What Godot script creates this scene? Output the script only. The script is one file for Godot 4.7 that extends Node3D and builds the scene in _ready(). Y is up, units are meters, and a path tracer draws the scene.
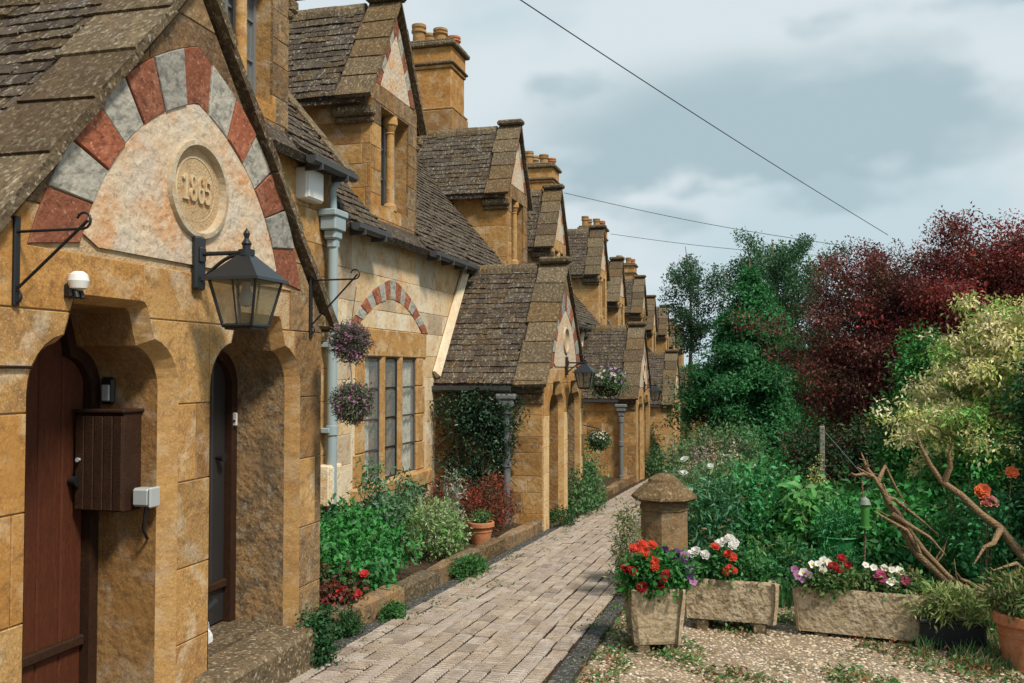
extends Node3D
# A terrace of stone cottages stepping down beside a brick path, garden on the right.
# World: y up, the street runs along -z; d is metres down the street (z = -d).

const FOCAL := 920.0          # pixels, for a picture 683 high
const YAW := 14.97            # degrees left of the street
const HORIZON := 370.0
const EYE := 1.62
const XF := -2.7              # porch fronts
const XM := -4.2              # main walls
const PORCH := [4.0, 13.1, 22.5, 31.9, 41.3, 50.7]
const EDGE := [-0.6, 8.6, 17.8, 27.2, 36.6, 46.0, 55.4]
const DROP := 0.47            # each pair of cottages stands this much lower
const RED := Color(0.36, 0.13, 0.075)

var M := {}                   # materials
var T := {}                   # textures
var used := {}
var rng := RandomNumberGenerator.new()

class MB:
	var v := PackedVector3Array()
	var n := PackedVector3Array()
	var uv := PackedVector2Array()
	var c := PackedColorArray()
	var tint := Color(1, 1, 1)
	func trin(a: Vector3, b: Vector3, d: Vector3, na: Vector3, nb: Vector3, nd: Vector3, ua := Vector2(), ub := Vector2(), ud := Vector2()) -> void:
		if (b - a).cross(d - a).dot(na + nb + nd) > 0.0:
			v.append_array([a, d, b]); n.append_array([na, nd, nb]); uv.append_array([ua, ud, ub])
		else:
			v.append_array([a, b, d]); n.append_array([na, nb, nd]); uv.append_array([ua, ub, ud])
		c.append_array([tint, tint, tint])
	func tri(a: Vector3, b: Vector3, d: Vector3, nn: Vector3) -> void:
		trin(a, b, d, nn, nn, nn)
	func quad(a: Vector3, b: Vector3, d: Vector3, e: Vector3, outward: Vector3) -> void:
		var nn := (b - a).cross(e - a)
		if nn.length_squared() < 1e-16:
			nn = (d - b).cross(e - b)
		nn = nn.normalized()
		if nn.dot(outward) < 0.0:
			nn = -nn
		trin(a, b, d, nn, nn, nn, Vector2(0, 0), Vector2(1, 0), Vector2(1, 1))
		trin(a, d, e, nn, nn, nn, Vector2(0, 0), Vector2(1, 1), Vector2(0, 1))
	func hexa(p: Array) -> void:
		# eight corners: bottom ring 0-3, top ring 4-7
		var m := Vector3()
		for q in p: m += q
		m /= 8.0
		for f in [[0, 1, 2, 3], [4, 5, 6, 7], [0, 1, 5, 4], [1, 2, 6, 5], [2, 3, 7, 6], [3, 0, 4, 7]]:
			var o: Vector3 = (p[f[0]] + p[f[1]] + p[f[2]] + p[f[3]]) / 4.0 - m
			quad(p[f[0]], p[f[1]], p[f[2]], p[f[3]], o)
	func box(at: Vector3, size: Vector3, bevel := 0.0, basis := Basis()) -> void:
		var h := size / 2.0
		if bevel <= 0.0:
			var p := []
			for y in [-1, 1]:
				for s in [[-1, -1], [1, -1], [1, 1], [-1, 1]]:
					p.append(at + basis * Vector3(s[0] * h.x, y * h.y, s[1] * h.z))
			hexa(p)
			return
		var b := minf(bevel, minf(h.x, minf(h.y, h.z)) * 0.9)
		for ax in 3:
			var u := (ax + 1) % 3
			var w := (ax + 2) % 3
			for s in [-1.0, 1.0]:
				var q := []
				for k in [[-1, -1], [1, -1], [1, 1], [-1, 1]]:
					var r := Vector3()
					r[ax] = s * h[ax]; r[u] = k[0] * (h[u] - b); r[w] = k[1] * (h[w] - b)
					q.append(at + basis * r)
				var o := Vector3(); o[ax] = s
				quad(q[0], q[1], q[2], q[3], basis * o)
				for s2 in [-1.0, 1.0]:   # edge strips between axes ax and u
					var e := []
					for k in [-1, 1]:
						var r1 := Vector3(); r1[ax] = s * h[ax]; r1[u] = s2 * (h[u] - b); r1[w] = k * (h[w] - b)
						var r2 := Vector3(); r2[ax] = s * (h[ax] - b); r2[u] = s2 * h[u]; r2[w] = k * (h[w] - b)
						e.append(at + basis * r1); e.append(at + basis * r2)
					var oo := Vector3(); oo[ax] = s; oo[u] = s2
					quad(e[0], e[1], e[3], e[2], basis * oo)
		for sx in [-1.0, 1.0]:
			for sy in [-1.0, 1.0]:
				for sz in [-1.0, 1.0]:
					var g := Vector3(sx, sy, sz)
					tri(at + basis * (g * Vector3(h.x, h.y - b, h.z - b)), at + basis * (g * Vector3(h.x - b, h.y, h.z - b)), at + basis * (g * Vector3(h.x - b, h.y - b, h.z)), (basis * g).normalized())
	func poly(pts: PackedVector2Array, o: Vector3, ax: Vector3, ay: Vector3, nrm: Vector3) -> void:
		var t := Geometry2D.triangulate_polygon(pts)
		for i in range(0, t.size(), 3):
			var a := pts[t[i]]; var b := pts[t[i + 1]]; var d := pts[t[i + 2]]
			trin(o + ax * a.x + ay * a.y, o + ax * b.x + ay * b.y, o + ax * d.x + ay * d.y, nrm, nrm, nrm, a, b, d)
	func prism(pts: PackedVector2Array, o: Vector3, ax: Vector3, ay: Vector3, back: Vector3, bevel := 0.0, closed := true) -> void:
		# a flat outline at o, thickened towards back; the outline's rim may be bevelled
		var nrm := -back.normalized()
		var p := pts
		if Geometry2D.is_polygon_clockwise(p):
			p = p.duplicate(); p.reverse()
		var s := signf(ax.cross(ay).dot(nrm))
		var q := p
		if bevel > 0.0:
			q = inset(p, bevel)
		poly(q, o, ax, ay, nrm)
		if closed:
			poly(p, o + back, ax, ay, -nrm)
		var k := p.size()
		for i in k:
			var a := p[i]; var b := p[(i + 1) % k]
			var A := o + ax * a.x + ay * a.y; var B := o + ax * b.x + ay * b.y
			var outw := (B - A).cross(nrm) * s
			if bevel > 0.0:
				var a2 := q[i]; var b2 := q[(i + 1) % k]
				quad(o + ax * a2.x + ay * a2.y, o + ax * b2.x + ay * b2.y, B - nrm * bevel, A - nrm * bevel, outw + nrm * 0.01)
			quad(A - nrm * bevel, B - nrm * bevel, B + back, A + back, outw)
	static func inset(p: PackedVector2Array, b: float) -> PackedVector2Array:
		var r := PackedVector2Array()
		var k := p.size()
		for i in k:
			var e1 := (p[i] - p[(i + k - 1) % k]).normalized()
			var e2 := (p[(i + 1) % k] - p[i]).normalized()
			var n1 := Vector2(-e1.y, e1.x); var n2 := Vector2(-e2.y, e2.x)
			var m := n1 + n2
			var l := m.length_squared()
			r.append(p[i] + (m * (2.0 * b / l) if l > 0.4 else n1 * b))
		return r
	func tube(pts: Array, radii: Array, sides := 8, cap := true) -> void:
		var rings := []
		var up := Vector3(0.13, 0.97, 0.21).normalized()
		for i in pts.size():
			var dir: Vector3 = (pts[mini(i + 1, pts.size() - 1)] - pts[maxi(i - 1, 0)]).normalized()
			if absf(dir.dot(up)) > 0.98:
				up = Vector3(0.9, 0.1, 0.3).normalized()
			var a := dir.cross(up).normalized(); var b := dir.cross(a)
			up = -b if -b.dot(up) > 0 else b
			var ring := []
			for k in sides:
				var t := TAU * k / sides
				ring.append(a * cos(t) + b * sin(t))
			if rings.size():   # keep the ring from twisting
				var prev: Array = rings[-1]
				var best := 0; var bd := -9.0
				for k in sides:
					var dd: float = ring[k].dot(prev[0])
					if dd > bd: bd = dd; best = k
				ring = ring.slice(best) + ring.slice(0, best)
			rings.append(ring)
		var run := 0.0
		for i in pts.size() - 1:
			var l: float = pts[i].distance_to(pts[i + 1])
			for k in sides:
				var k2 := (k + 1) % sides
				var a: Vector3 = rings[i][k]; var b: Vector3 = rings[i][k2]; var d: Vector3 = rings[i + 1][k2]; var e: Vector3 = rings[i + 1][k]
				var A: Vector3 = pts[i] + a * radii[i]; var B: Vector3 = pts[i] + b * radii[i]
				var D: Vector3 = pts[i + 1] + d * radii[i + 1]; var E: Vector3 = pts[i + 1] + e * radii[i + 1]
				var u1 := float(k) / sides; var u2 := float(k + 1) / sides
				trin(A, B, D, a, b, d, Vector2(u1, run), Vector2(u2, run), Vector2(u2, run + l))
				trin(A, D, E, a, d, e, Vector2(u1, run), Vector2(u2, run + l), Vector2(u1, run + l))
			run += l
		if cap:
			for end in [0, pts.size() - 1]:
				var dir: Vector3 = (pts[0] - pts[1]).normalized() if end == 0 else (pts[-1] - pts[-2]).normalized()
				for k in sides:
					tri(pts[end], pts[end] + rings[end][k] * radii[end], pts[end] + rings[end][(k + 1) % sides] * radii[end], dir)
	func lathe(at: Vector3, prof: Array, sides := 20, flat := false) -> void:
		# prof: [radius, height] from the bottom up; flat where the profile turns sharply
		for i in prof.size() - 1:
			var r0: float = prof[i][0]; var y0: float = prof[i][1]; var r1: float = prof[i + 1][0]; var y1: float = prof[i + 1][1]
			var sl := Vector2(y1 - y0, r0 - r1).normalized()
			for k in sides:
				var t0 := TAU * k / sides; var t1 := TAU * (k + 1) / sides
				var c0 := Vector3(cos(t0), 0, sin(t0)); var c1 := Vector3(cos(t1), 0, sin(t1))
				var n0 := (c0 * sl.x + Vector3.UP * sl.y).normalized(); var n1 := (c1 * sl.x + Vector3.UP * sl.y).normalized()
				if flat: n0 = (n0 + n1).normalized(); n1 = n0
				var A := at + (c0 * r0 + Vector3.UP * y0); var B := at + (c1 * r0 + Vector3.UP * y0)
				var D := at + (c1 * r1 + Vector3.UP * y1); var E := at + (c0 * r1 + Vector3.UP * y1)
				if r0 > 0.0: trin(A, B, D, n0, n1, n1, Vector2(t0, y0), Vector2(t1, y0), Vector2(t1, y1))
				if r1 > 0.0: trin(A, D, E, n0, n1, n0, Vector2(t0, y0), Vector2(t1, y1), Vector2(t0, y1))
	func mesh() -> ArrayMesh:
		var a := []
		a.resize(Mesh.ARRAY_MAX)
		a[Mesh.ARRAY_VERTEX] = v; a[Mesh.ARRAY_NORMAL] = n; a[Mesh.ARRAY_TEX_UV] = uv; a[Mesh.ARRAY_COLOR] = c
		var m := ArrayMesh.new()
		m.add_surface_from_arrays(Mesh.PRIMITIVE_TRIANGLES, a)
		return m

func V(x: float, y: float, d: float) -> Vector3: return Vector3(x, y, -d)
func G(d: float) -> float:
	# the ground falls one in twenty down the street, levelling out far off and behind
	return EYE - 1.8 - 0.05 * (clampf(d, -8.0, 62.0) - 5.4)
func lin(r: float, g: float, b: float) -> Color: return Color(r, g, b).linear_to_srgb()

# ---------- naming
func numbered(called: String) -> String:
	used[called] = used.get(called, -1) + 1
	return called if used[called] == 0 else "%s_%03d" % [called, used[called]]
func thing(called: String, label: String, category: String, at := Vector3.ZERO, group := "") -> Node3D:
	var o := Node3D.new()
	o.name = numbered(called)
	add_child(o)
	o.position = at
	meta(o, label, category, group)
	return o
func meta(o: Node, label: String, category: String, group := "", kind := "") -> Node:
	if label: o.set_meta("label", label)
	if category: o.set_meta("category", category)
	if group: o.set_meta("group", group)
	if kind: o.set_meta("kind", kind)
	return o
func put(mb, called: String, mat: Material, parent: Node3D = self, at := Transform3D()) -> MeshInstance3D:
	var o := MeshInstance3D.new()
	o.mesh = mb.mesh() if mb is MB else mb
	o.material_override = mat
	o.name = numbered(called) if parent == self else called
	parent.add_child(o, true)
	o.transform = at
	return o
func struct(mb, called: String, mat: Material) -> MeshInstance3D:
	var o := put(mb, called, mat)
	o.set_meta("kind", "structure")
	return o
func many(mesh: Mesh, at: Array, cols, called: String, mat: Material, parent: Node3D = self) -> MultiMeshInstance3D:
	var mm := MultiMesh.new()
	mm.transform_format = MultiMesh.TRANSFORM_3D
	mm.use_colors = cols != null
	mm.mesh = mesh
	mm.instance_count = at.size()
	for i in at.size():
		mm.set_instance_transform(i, at[i])
		if cols != null: mm.set_instance_color(i, cols[i])
	var o := MultiMeshInstance3D.new()
	o.multimesh = mm
	o.material_override = mat
	o.name = numbered(called) if parent == self else called
	parent.add_child(o, true)
	return o

# ---------- materials
func noise_bytes(size: int, freq: float, oct: int, sd: int, cell := false) -> PackedByteArray:
	var f := FastNoiseLite.new()
	f.seed = sd
	f.frequency = freq
	f.noise_type = FastNoiseLite.TYPE_CELLULAR if cell else FastNoiseLite.TYPE_SIMPLEX_SMOOTH
	f.fractal_octaves = oct
	f.fractal_type = FastNoiseLite.FRACTAL_NONE if cell or oct < 2 else FastNoiseLite.FRACTAL_FBM
	var im := f.get_seamless_image(size, size, false, false, 0.12, true)
	im.convert(Image.FORMAT_L8)
	return im.get_data()
func tex(size: int, base: Color, layers: Array, sd: int) -> ImageTexture:
	# layers: [frequency, octaves, from, to, colour (linear), amount, cellular]
	var px := size * size
	var R := PackedFloat32Array(); R.resize(px); R.fill(base.r)
	var Gc := PackedFloat32Array(); Gc.resize(px); Gc.fill(base.g)
	var B := PackedFloat32Array(); B.resize(px); B.fill(base.b)
	for l in layers:
		sd += 17
		var d := noise_bytes(size, l[0], l[1], sd, l.size() > 6 and l[6])
		var lut := PackedFloat32Array(); lut.resize(256)
		for i in 256: lut[i] = smoothstep(l[2], l[3], i / 255.0) * l[5]
		var cr: float = l[4].r; var cg: float = l[4].g; var cb: float = l[4].b
		for i in px:
			var w := lut[d[i]]
			if w > 0.0:
				R[i] += (cr - R[i]) * w; Gc[i] += (cg - Gc[i]) * w; B[i] += (cb - B[i]) * w
	var srgb := PackedByteArray(); srgb.resize(1025)
	for i in 1025: srgb[i] = int(clampf(Color(i / 1024.0, 0, 0).linear_to_srgb().r, 0, 1) * 255.0 + 0.5)
	var out := PackedByteArray(); out.resize(px * 3)
	for i in px:
		out[i * 3] = srgb[clampi(int(R[i] * 1024.0), 0, 1024)]
		out[i * 3 + 1] = srgb[clampi(int(Gc[i] * 1024.0), 0, 1024)]
		out[i * 3 + 2] = srgb[clampi(int(B[i] * 1024.0), 0, 1024)]
	return ImageTexture.create_from_image(Image.create_from_data(size, size, false, Image.FORMAT_RGB8, out))
func height_tex(size: int, freq: float, oct: int, sd: int, cell := false) -> ImageTexture:
	return ImageTexture.create_from_image(Image.create_from_data(size, size, false, Image.FORMAT_L8, noise_bytes(size, freq, oct, sd, cell)))
func surf(t: Texture2D, span: float, rough := 0.9, bump: Texture2D = null, cm := 0.5, tint := Color.WHITE, off := Vector3.ZERO) -> StandardMaterial3D:
	var m := StandardMaterial3D.new()
	m.albedo_color = tint
	m.albedo_texture = t
	m.roughness = rough
	m.metallic_specular = 0.3
	m.uv1_triplanar = true
	m.uv1_world_triplanar = true
	m.uv1_scale = Vector3.ONE / span
	m.uv1_offset = off
	m.vertex_color_use_as_albedo = true
	if bump:
		m.heightmap_enabled = true
		m.heightmap_texture = bump
		m.heightmap_scale = cm
	return m
func plain(c: Color, rough := 0.7, metal := 0.0) -> StandardMaterial3D:
	var m := StandardMaterial3D.new()
	m.albedo_color = lin(c.r, c.g, c.b)
	m.roughness = rough
	m.metallic = metal
	m.vertex_color_use_as_albedo = true
	return m
func leafy(rough := 0.55, through := 0.5) -> StandardMaterial3D:
	var m := StandardMaterial3D.new()
	m.vertex_color_use_as_albedo = true
	m.roughness = rough
	m.metallic_specular = 0.35
	m.backlight_enabled = true
	m.backlight = lin(0.4 * through, 0.55 * through, 0.28 * through)
	return m

func make_materials() -> void:
	var C := func(r, g, b): return Color(r, g, b)
	T.stone = tex(1024, C.call(0.45, 0.265, 0.095), [
		[0.003, 3, 0.35, 0.9, C.call(0.54, 0.35, 0.15), 0.6], [0.004, 4, 0.48, 0.9, C.call(0.31, 0.155, 0.055), 0.6],
		[0.022, 5, 0.52, 0.85, C.call(0.2, 0.115, 0.055), 0.55], [0.008, 6, 0.54, 0.82, C.call(0.6, 0.5, 0.36), 0.65],
		[0.1, 4, 0.45, 0.85, C.call(0.24, 0.13, 0.055), 0.5], [0.14, 4, 0.66, 0.78, C.call(0.62, 0.54, 0.4), 0.5], [0.35, 2, 0.5, 0.85, C.call(0.1, 0.06, 0.035), 0.6]], 11)
	T.old = tex(1024, C.call(0.25, 0.165, 0.088), [
		[0.005, 4, 0.45, 0.75, C.call(0.36, 0.22, 0.1), 0.8], [0.012, 5, 0.5, 0.75, C.call(0.12, 0.088, 0.06), 0.75], [0.02, 5, 0.58, 0.75, C.call(0.34, 0.3, 0.23), 0.6],
		[0.09, 4, 0.64, 0.8, C.call(0.5, 0.44, 0.34), 0.5], [0.14, 4, 0.55, 0.8, C.call(0.07, 0.052, 0.036), 0.7], [0.35, 2, 0.5, 0.85, C.call(0.06, 0.045, 0.03), 0.5]], 711)
	T.pale = tex(512, C.call(0.6, 0.5, 0.36), [
		[0.006, 4, 0.45, 0.75, C.call(0.66, 0.59, 0.46), 0.9], [0.012, 5, 0.55, 0.82, C.call(0.54, 0.34, 0.17), 0.75],
		[0.03, 5, 0.58, 0.85, C.call(0.33, 0.27, 0.2), 0.5], [0.08, 4, 0.6, 0.8, C.call(0.7, 0.66, 0.57), 0.6], [0.3, 2, 0.55, 0.9, C.call(0.3, 0.23, 0.15), 0.4]], 57)
	T.plaster = tex(512, C.call(0.55, 0.44, 0.32), [
		[0.005, 3, 0.35, 0.85, C.call(0.55, 0.27, 0.11), 0.75], [0.006, 3, 0.35, 0.8, C.call(0.5, 0.48, 0.43), 0.75], [0.03, 5, 0.5, 0.8, C.call(0.64, 0.55, 0.43), 0.6],
		[0.05, 4, 0.6, 0.85, C.call(0.26, 0.17, 0.1), 0.55], [0.25, 2, 0.55, 0.9, C.call(0.28, 0.21, 0.15), 0.45]], 91)
	T.slate = tex(512, C.call(0.072, 0.06, 0.052), [
		[0.006, 4, 0.5, 0.75, C.call(0.05, 0.04, 0.034), 0.8], [0.012, 4, 0.5, 0.75, C.call(0.11, 0.088, 0.07), 0.7], [0.03, 4, 0.58, 0.7, C.call(0.14, 0.12, 0.06), 0.5],
		[0.05, 4, 0.7, 0.78, C.call(0.46, 0.44, 0.4), 0.85], [0.16, 3, 0.68, 0.8, C.call(0.3, 0.26, 0.21), 0.5], [0.3, 2, 0.6, 0.9, C.call(0.05, 0.04, 0.035), 0.5]], 131)
	T.coping = tex(512, C.call(0.14, 0.105, 0.068), [
		[0.006, 4, 0.45, 0.7, C.call(0.13, 0.1, 0.065), 0.8], [0.015, 4, 0.52, 0.72, C.call(0.21, 0.16, 0.095), 0.7], [0.03, 4, 0.6, 0.7, C.call(0.1, 0.085, 0.05), 0.7],
		[0.07, 4, 0.64, 0.74, C.call(0.44, 0.4, 0.31), 0.8], [0.1, 4, 0.55, 0.75, C.call(0.06, 0.048, 0.034), 0.8], [0.3, 2, 0.55, 0.8, C.call(0.05, 0.04, 0.03), 0.6]], 171)
	T.brick = tex(512, C.call(0.36, 0.31, 0.27), [
		[0.01, 3, 0.45, 0.75, C.call(0.5, 0.445, 0.395), 0.8], [0.02, 4, 0.55, 0.75, C.call(0.25, 0.19, 0.155), 0.65], [0.06, 3, 0.62, 0.78, C.call(0.2, 0.155, 0.12), 0.5], [0.3, 2, 0.6, 0.9, C.call(0.16, 0.12, 0.1), 0.4]], 211)
	T.ground = tex(512, C.call(0.26, 0.2, 0.14), [
		[0.006, 4, 0.45, 0.7, C.call(0.33, 0.26, 0.19), 0.8], [0.01, 4, 0.58, 0.72, C.call(0.09, 0.085, 0.035), 0.7], [0.06, 3, 0.55, 0.75, C.call(0.42, 0.34, 0.26), 0.5], [0.2, 2, 0.5, 0.8, C.call(0.07, 0.05, 0.035), 0.6]], 251)
	T.soil = tex(512, C.call(0.055, 0.036, 0.022), [
		[0.02, 4, 0.45, 0.75, C.call(0.1, 0.07, 0.045), 0.8], [0.1, 3, 0.55, 0.8, C.call(0.03, 0.02, 0.013), 0.7], [0.2, 2, 0.7, 0.85, C.call(0.2, 0.15, 0.1), 0.5]], 291)
	T.trough = tex(512, C.call(0.4, 0.31, 0.2), [
		[0.008, 4, 0.45, 0.7, C.call(0.5, 0.41, 0.29), 0.8], [0.015, 5, 0.56, 0.8, C.call(0.17, 0.12, 0.07), 0.75], [0.05, 3, 0.62, 0.75, C.call(0.48, 0.42, 0.32), 0.6], [0.06, 3, 0.65, 0.8, C.call(0.09, 0.07, 0.045), 0.7], [0.3, 2, 0.6, 0.85, C.call(0.12, 0.09, 0.06), 0.4]], 331)
	T.clay = tex(512, C.call(0.42, 0.16, 0.075), [
		[0.01, 4, 0.5, 0.75, C.call(0.5, 0.24, 0.13), 0.7], [0.02, 4, 0.6, 0.78, C.call(0.24, 0.1, 0.055), 0.6], [0.05, 3, 0.7, 0.85, C.call(0.5, 0.36, 0.26), 0.6]], 371)
	T.redstone = tex(512, C.call(0.21, 0.078, 0.045), [
		[0.01, 4, 0.5, 0.75, C.call(0.28, 0.12, 0.075), 0.8], [0.02, 5, 0.52, 0.78, C.call(0.1, 0.04, 0.028), 0.75], [0.06, 3, 0.7, 0.85, C.call(0.42, 0.28, 0.2), 0.6], [0.3, 2, 0.6, 0.9, C.call(0.13, 0.05, 0.035), 0.4]], 411)
	T.greystone = tex(512, C.call(0.34, 0.335, 0.3), [
		[0.01, 4, 0.5, 0.75, C.call(0.43, 0.41, 0.36), 0.8], [0.02, 5, 0.52, 0.78, C.call(0.17, 0.17, 0.16), 0.75], [0.06, 3, 0.66, 0.82, C.call(0.34, 0.29, 0.22), 0.7], [0.3, 2, 0.6, 0.9, C.call(0.16, 0.15, 0.14), 0.35]], 451)
	T.bark = tex(512, C.call(0.2, 0.135, 0.085), [
		[0.02, 4, 0.45, 0.7, C.call(0.28, 0.2, 0.13), 0.8], [0.06, 4, 0.55, 0.75, C.call(0.075, 0.05, 0.032), 0.8], [0.2, 2, 0.6, 0.85, C.call(0.36, 0.28, 0.2), 0.4]], 491)
	T.wood = tex(512, C.call(0.085, 0.027, 0.014), [
		[0.01, 4, 0.45, 0.75, C.call(0.11, 0.034, 0.016), 0.8], [0.05, 3, 0.55, 0.75, C.call(0.04, 0.014, 0.009), 0.6]], 531)
	T.fine = height_tex(512, 0.12, 4, 5)
	T.coarse = height_tex(512, 0.03, 5, 6)
	T.grit = height_tex(512, 0.07, 5, 9)
	T.pits = height_tex(512, 0.08, 2, 7, true)
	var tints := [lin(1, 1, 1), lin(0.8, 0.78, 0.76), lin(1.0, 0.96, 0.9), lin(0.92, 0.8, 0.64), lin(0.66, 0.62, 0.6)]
	for k in ["stone", "old", "pale", "slate", "coping", "brick"]:
		var a := []
		for i in 5:
			a.append(surf(T[k], 2.4 if k in ["stone", "old", "pale"] else 1.5, 0.92, T.coarse if k in ["coping"] else (T.grit if k in ["stone", "old", "pale"] else T.fine), {"stone": 0.5, "old": 0.8, "pale": 0.4, "slate": 0.9, "coping": 1.4, "brick": 0.5}[k], tints[i], Vector3(0.13 * i, 0.31 * i, 0.21 * i)))
		M[k] = a
	M.mortar = surf(T.pale, 1.1, 0.95, T.fine, 0.4, lin(0.72, 0.62, 0.5))
	M.buff = surf(T.pale, 2.0, 0.92, T.grit, 0.5, lin(1.0, 0.84, 0.6))
	M.plaster = surf(T.plaster, 1.1, 0.92, T.coarse, 0.7)
	M.plaster2 = surf(T.pale, 0.9, 0.92, T.coarse, 0.5, lin(0.74, 0.74, 0.74))
	M.disc = surf(T.pale, 0.9, 0.9, T.fine, 0.1, lin(0.9, 0.82, 0.7))
	M.redstone = surf(T.redstone, 0.9, 0.9, T.coarse, 0.7)
	M.redstone2 = surf(T.redstone, 0.9, 0.9, T.coarse, 0.7, lin(1.35, 1.25, 1.2), Vector3(0.4, 0.2, 0.3))
	M.greystone = surf(T.greystone, 0.9, 0.9, T.coarse, 0.7)
	M.greystone2 = surf(T.greystone, 0.9, 0.9, T.coarse, 0.7, lin(0.75, 0.76, 0.78), Vector3(0.4, 0.2, 0.3))
	M.ground = surf(T.ground, 2.3, 0.95, T.fine, 1.2)
	M.soil = surf(T.soil, 0.8, 0.95, T.pits, 2.0)
	M.trough = surf(T.trough, 0.8, 0.92, T.coarse, 1.0)
	M.clay = surf(T.clay, 0.5, 0.85, T.fine, 0.2)
	M.bark = surf(T.bark, 0.5, 0.92, T.coarse, 1.2)
	M.dead = surf(T.bark, 0.3, 0.85, T.coarse, 1.4, lin(1.15, 1.12, 1.02))
	M.wood = surf(T.wood, 0.6, 0.55, T.fine, 0.15)
	M.wood.uv1_scale = Vector3(9, 0.8, 9)
	M.blackwood = plain(Color(0.022, 0.022, 0.024), 0.45)
	M.darkwood = surf(T.wood, 0.6, 0.6, T.fine, 0.2, lin(0.4, 0.62, 0.75))
	M.iron = plain(Color(0.016, 0.017, 0.02), 0.45, 0.3)
	M.lampiron = plain(Color(0.02, 0.024, 0.03), 0.38, 0.25)
	M.gutter = plain(Color(0.055, 0.058, 0.062), 0.5)
	M.bluepaint = plain(Color(0.28, 0.36, 0.4), 0.5)
	M.greypaint = plain(Color(0.14, 0.15, 0.16), 0.5)
	M.white = plain(Color(0.68, 0.7, 0.7), 0.5)
	M.lead = plain(Color(0.16, 0.17, 0.18), 0.6)
	M.greyplastic = plain(Color(0.36, 0.4, 0.42), 0.45)
	M.curtain = surf(T.greystone, 1.3, 0.9, null, 0.5, lin(1.9, 1.9, 1.85))
	M.dark = plain(Color(0.012, 0.012, 0.014), 0.6)
	M.edging = surf(T.slate, 0.9, 0.8, T.fine, 0.3, lin(0.62, 0.72, 0.86))
	M.limewash = surf(T.pale, 1.0, 0.9, T.coarse, 0.5, lin(1.15, 1.15, 1.12))
	var g := StandardMaterial3D.new()
	g.albedo_color = Color(0.75, 0.82, 0.85, 0.12)
	g.transparency = BaseMaterial3D.TRANSPARENCY_ALPHA
	g.roughness = 0.04
	M.glass = g
	var lg := StandardMaterial3D.new()
	lg.albedo_color = Color(0.5, 0.48, 0.38, 0.42)
	lg.transparency = BaseMaterial3D.TRANSPARENCY_ALPHA
	lg.roughness = 0.2
	M.lampglass = lg
	M.leaf = leafy(0.5, 1.0)
	M.softleaf = leafy(0.8, 0.9)
	M.glossleaf = leafy(0.3, 0.3)
	M.petal = leafy(0.75, 0.3)
	M.redleaf = leafy(0.5, 1.0)
	M.redleaf.backlight = lin(0.5, 0.32, 0.32)
	M.creamleaf = leafy(0.7, 1.0)
	M.creamleaf.backlight = lin(0.55, 0.55, 0.4)

# ---------- masonry
func rect(x0: float, y0: float, x1: float, y1: float) -> PackedVector2Array:
	return PackedVector2Array([Vector2(x0, y0), Vector2(x1, y0), Vector2(x1, y1), Vector2(x0, y1)])
func stones(parent: Node3D, region: PackedVector2Array, holes: Array, o: Vector3, ax: Vector3, ay: Vector3, outw: Vector3, mats: Array, course: Array, lens: Array, sd: int, joined := false, called := "stone", gap := 0.006, pick = null) -> void:
	# courses of squared stones cut to the outline; each one is a piece of its own
	var r := RandomNumberGenerator.new()
	r.seed = sd
	var lo := region[0]; var hi := region[0]
	for p in region:
		lo = lo.min(p); hi = hi.max(p)
	var y := lo.y
	var all := MB.new()
	while y < hi.y - 0.02:
		var h := minf(r.randf_range(course[0], course[1]), hi.y - y)
		if hi.y - y - h < course[0] * 0.5: h = hi.y - y
		var x = lo.x - r.randf() * lens[1]
		while x < hi.x:
			var w := r.randf_range(lens[0], lens[1])
			var mat: Material = mats[r.randi() % mats.size()]
			var proud := r.randf_range(0.0, 0.004)
			var parts := Geometry2D.intersect_polygons(rect(x + gap / 2, y + gap / 2, x + w - gap / 2, y + h - gap / 2), region)
			for hole in holes:
				var next := []
				for p in parts: next.append_array(Geometry2D.clip_polygons(p, hole))
				parts.assign(next)
			for p in parts:
				if p.size() < 3 or Geometry2D.is_polygon_clockwise(p) or area(p) < 0.0015 or Geometry2D.triangulate_polygon(p).is_empty(): continue
				var mb := all if joined else MB.new()
				mb.prism(p, o + outw * proud, ax, ay, -outw * 0.03, 0.004, false)
				if not joined: put(mb, called, mat if pick == null else pick.call(x + w / 2, y + h / 2, mat), parent)
			x += w
		y += h
	if joined and all.v.size():
		put(all, called, mats[0], parent).set_meta("kind", "stuff")
func area(p: PackedVector2Array) -> float:
	var a := 0.0
	for i in p.size(): a += p[i].cross(p[(i + 1) % p.size()])
	return absf(a) / 2.0

func slate_mesh(sd: int) -> ArrayMesh:
	# one slate, one wide, one long (y up the slope), a wedge one thick at its lower edge
	var r := RandomNumberGenerator.new()
	r.seed = sd
	var mb := MB.new()
	var k := 5
	var low := []
	for i in k:
		low.append([float(i) / (k - 1) - 0.5, r.randf_range(-0.03, 0.03), 1.0 + r.randf_range(-0.12, 0.12)])
	for i in k - 1:
		var a = low[i]; var b = low[i + 1]
		var A := Vector3(a[0], a[1], a[2]); var B := Vector3(b[0], b[1], b[2])
		var D := Vector3(b[0], 1.0, 0.2); var E := Vector3(a[0], 1.0, 0.2)
		mb.quad(A, B, D, E, Vector3(0, 0, 1))
		mb.quad(A, B, Vector3(b[0], b[1] + 0.02, -0.1), Vector3(a[0], a[1] + 0.02, -0.1), Vector3(0, -1, 0))
	for s in [0, k - 1]:
		var a = low[s]
		mb.quad(Vector3(a[0], a[1], a[2]), Vector3(a[0], 1, 0.2), Vector3(a[0], 1, -0.1), Vector3(a[0], a[1], -0.1), Vector3(signf(a[0]), 0, 0))
	return mb.mesh()
var slates := []
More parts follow.
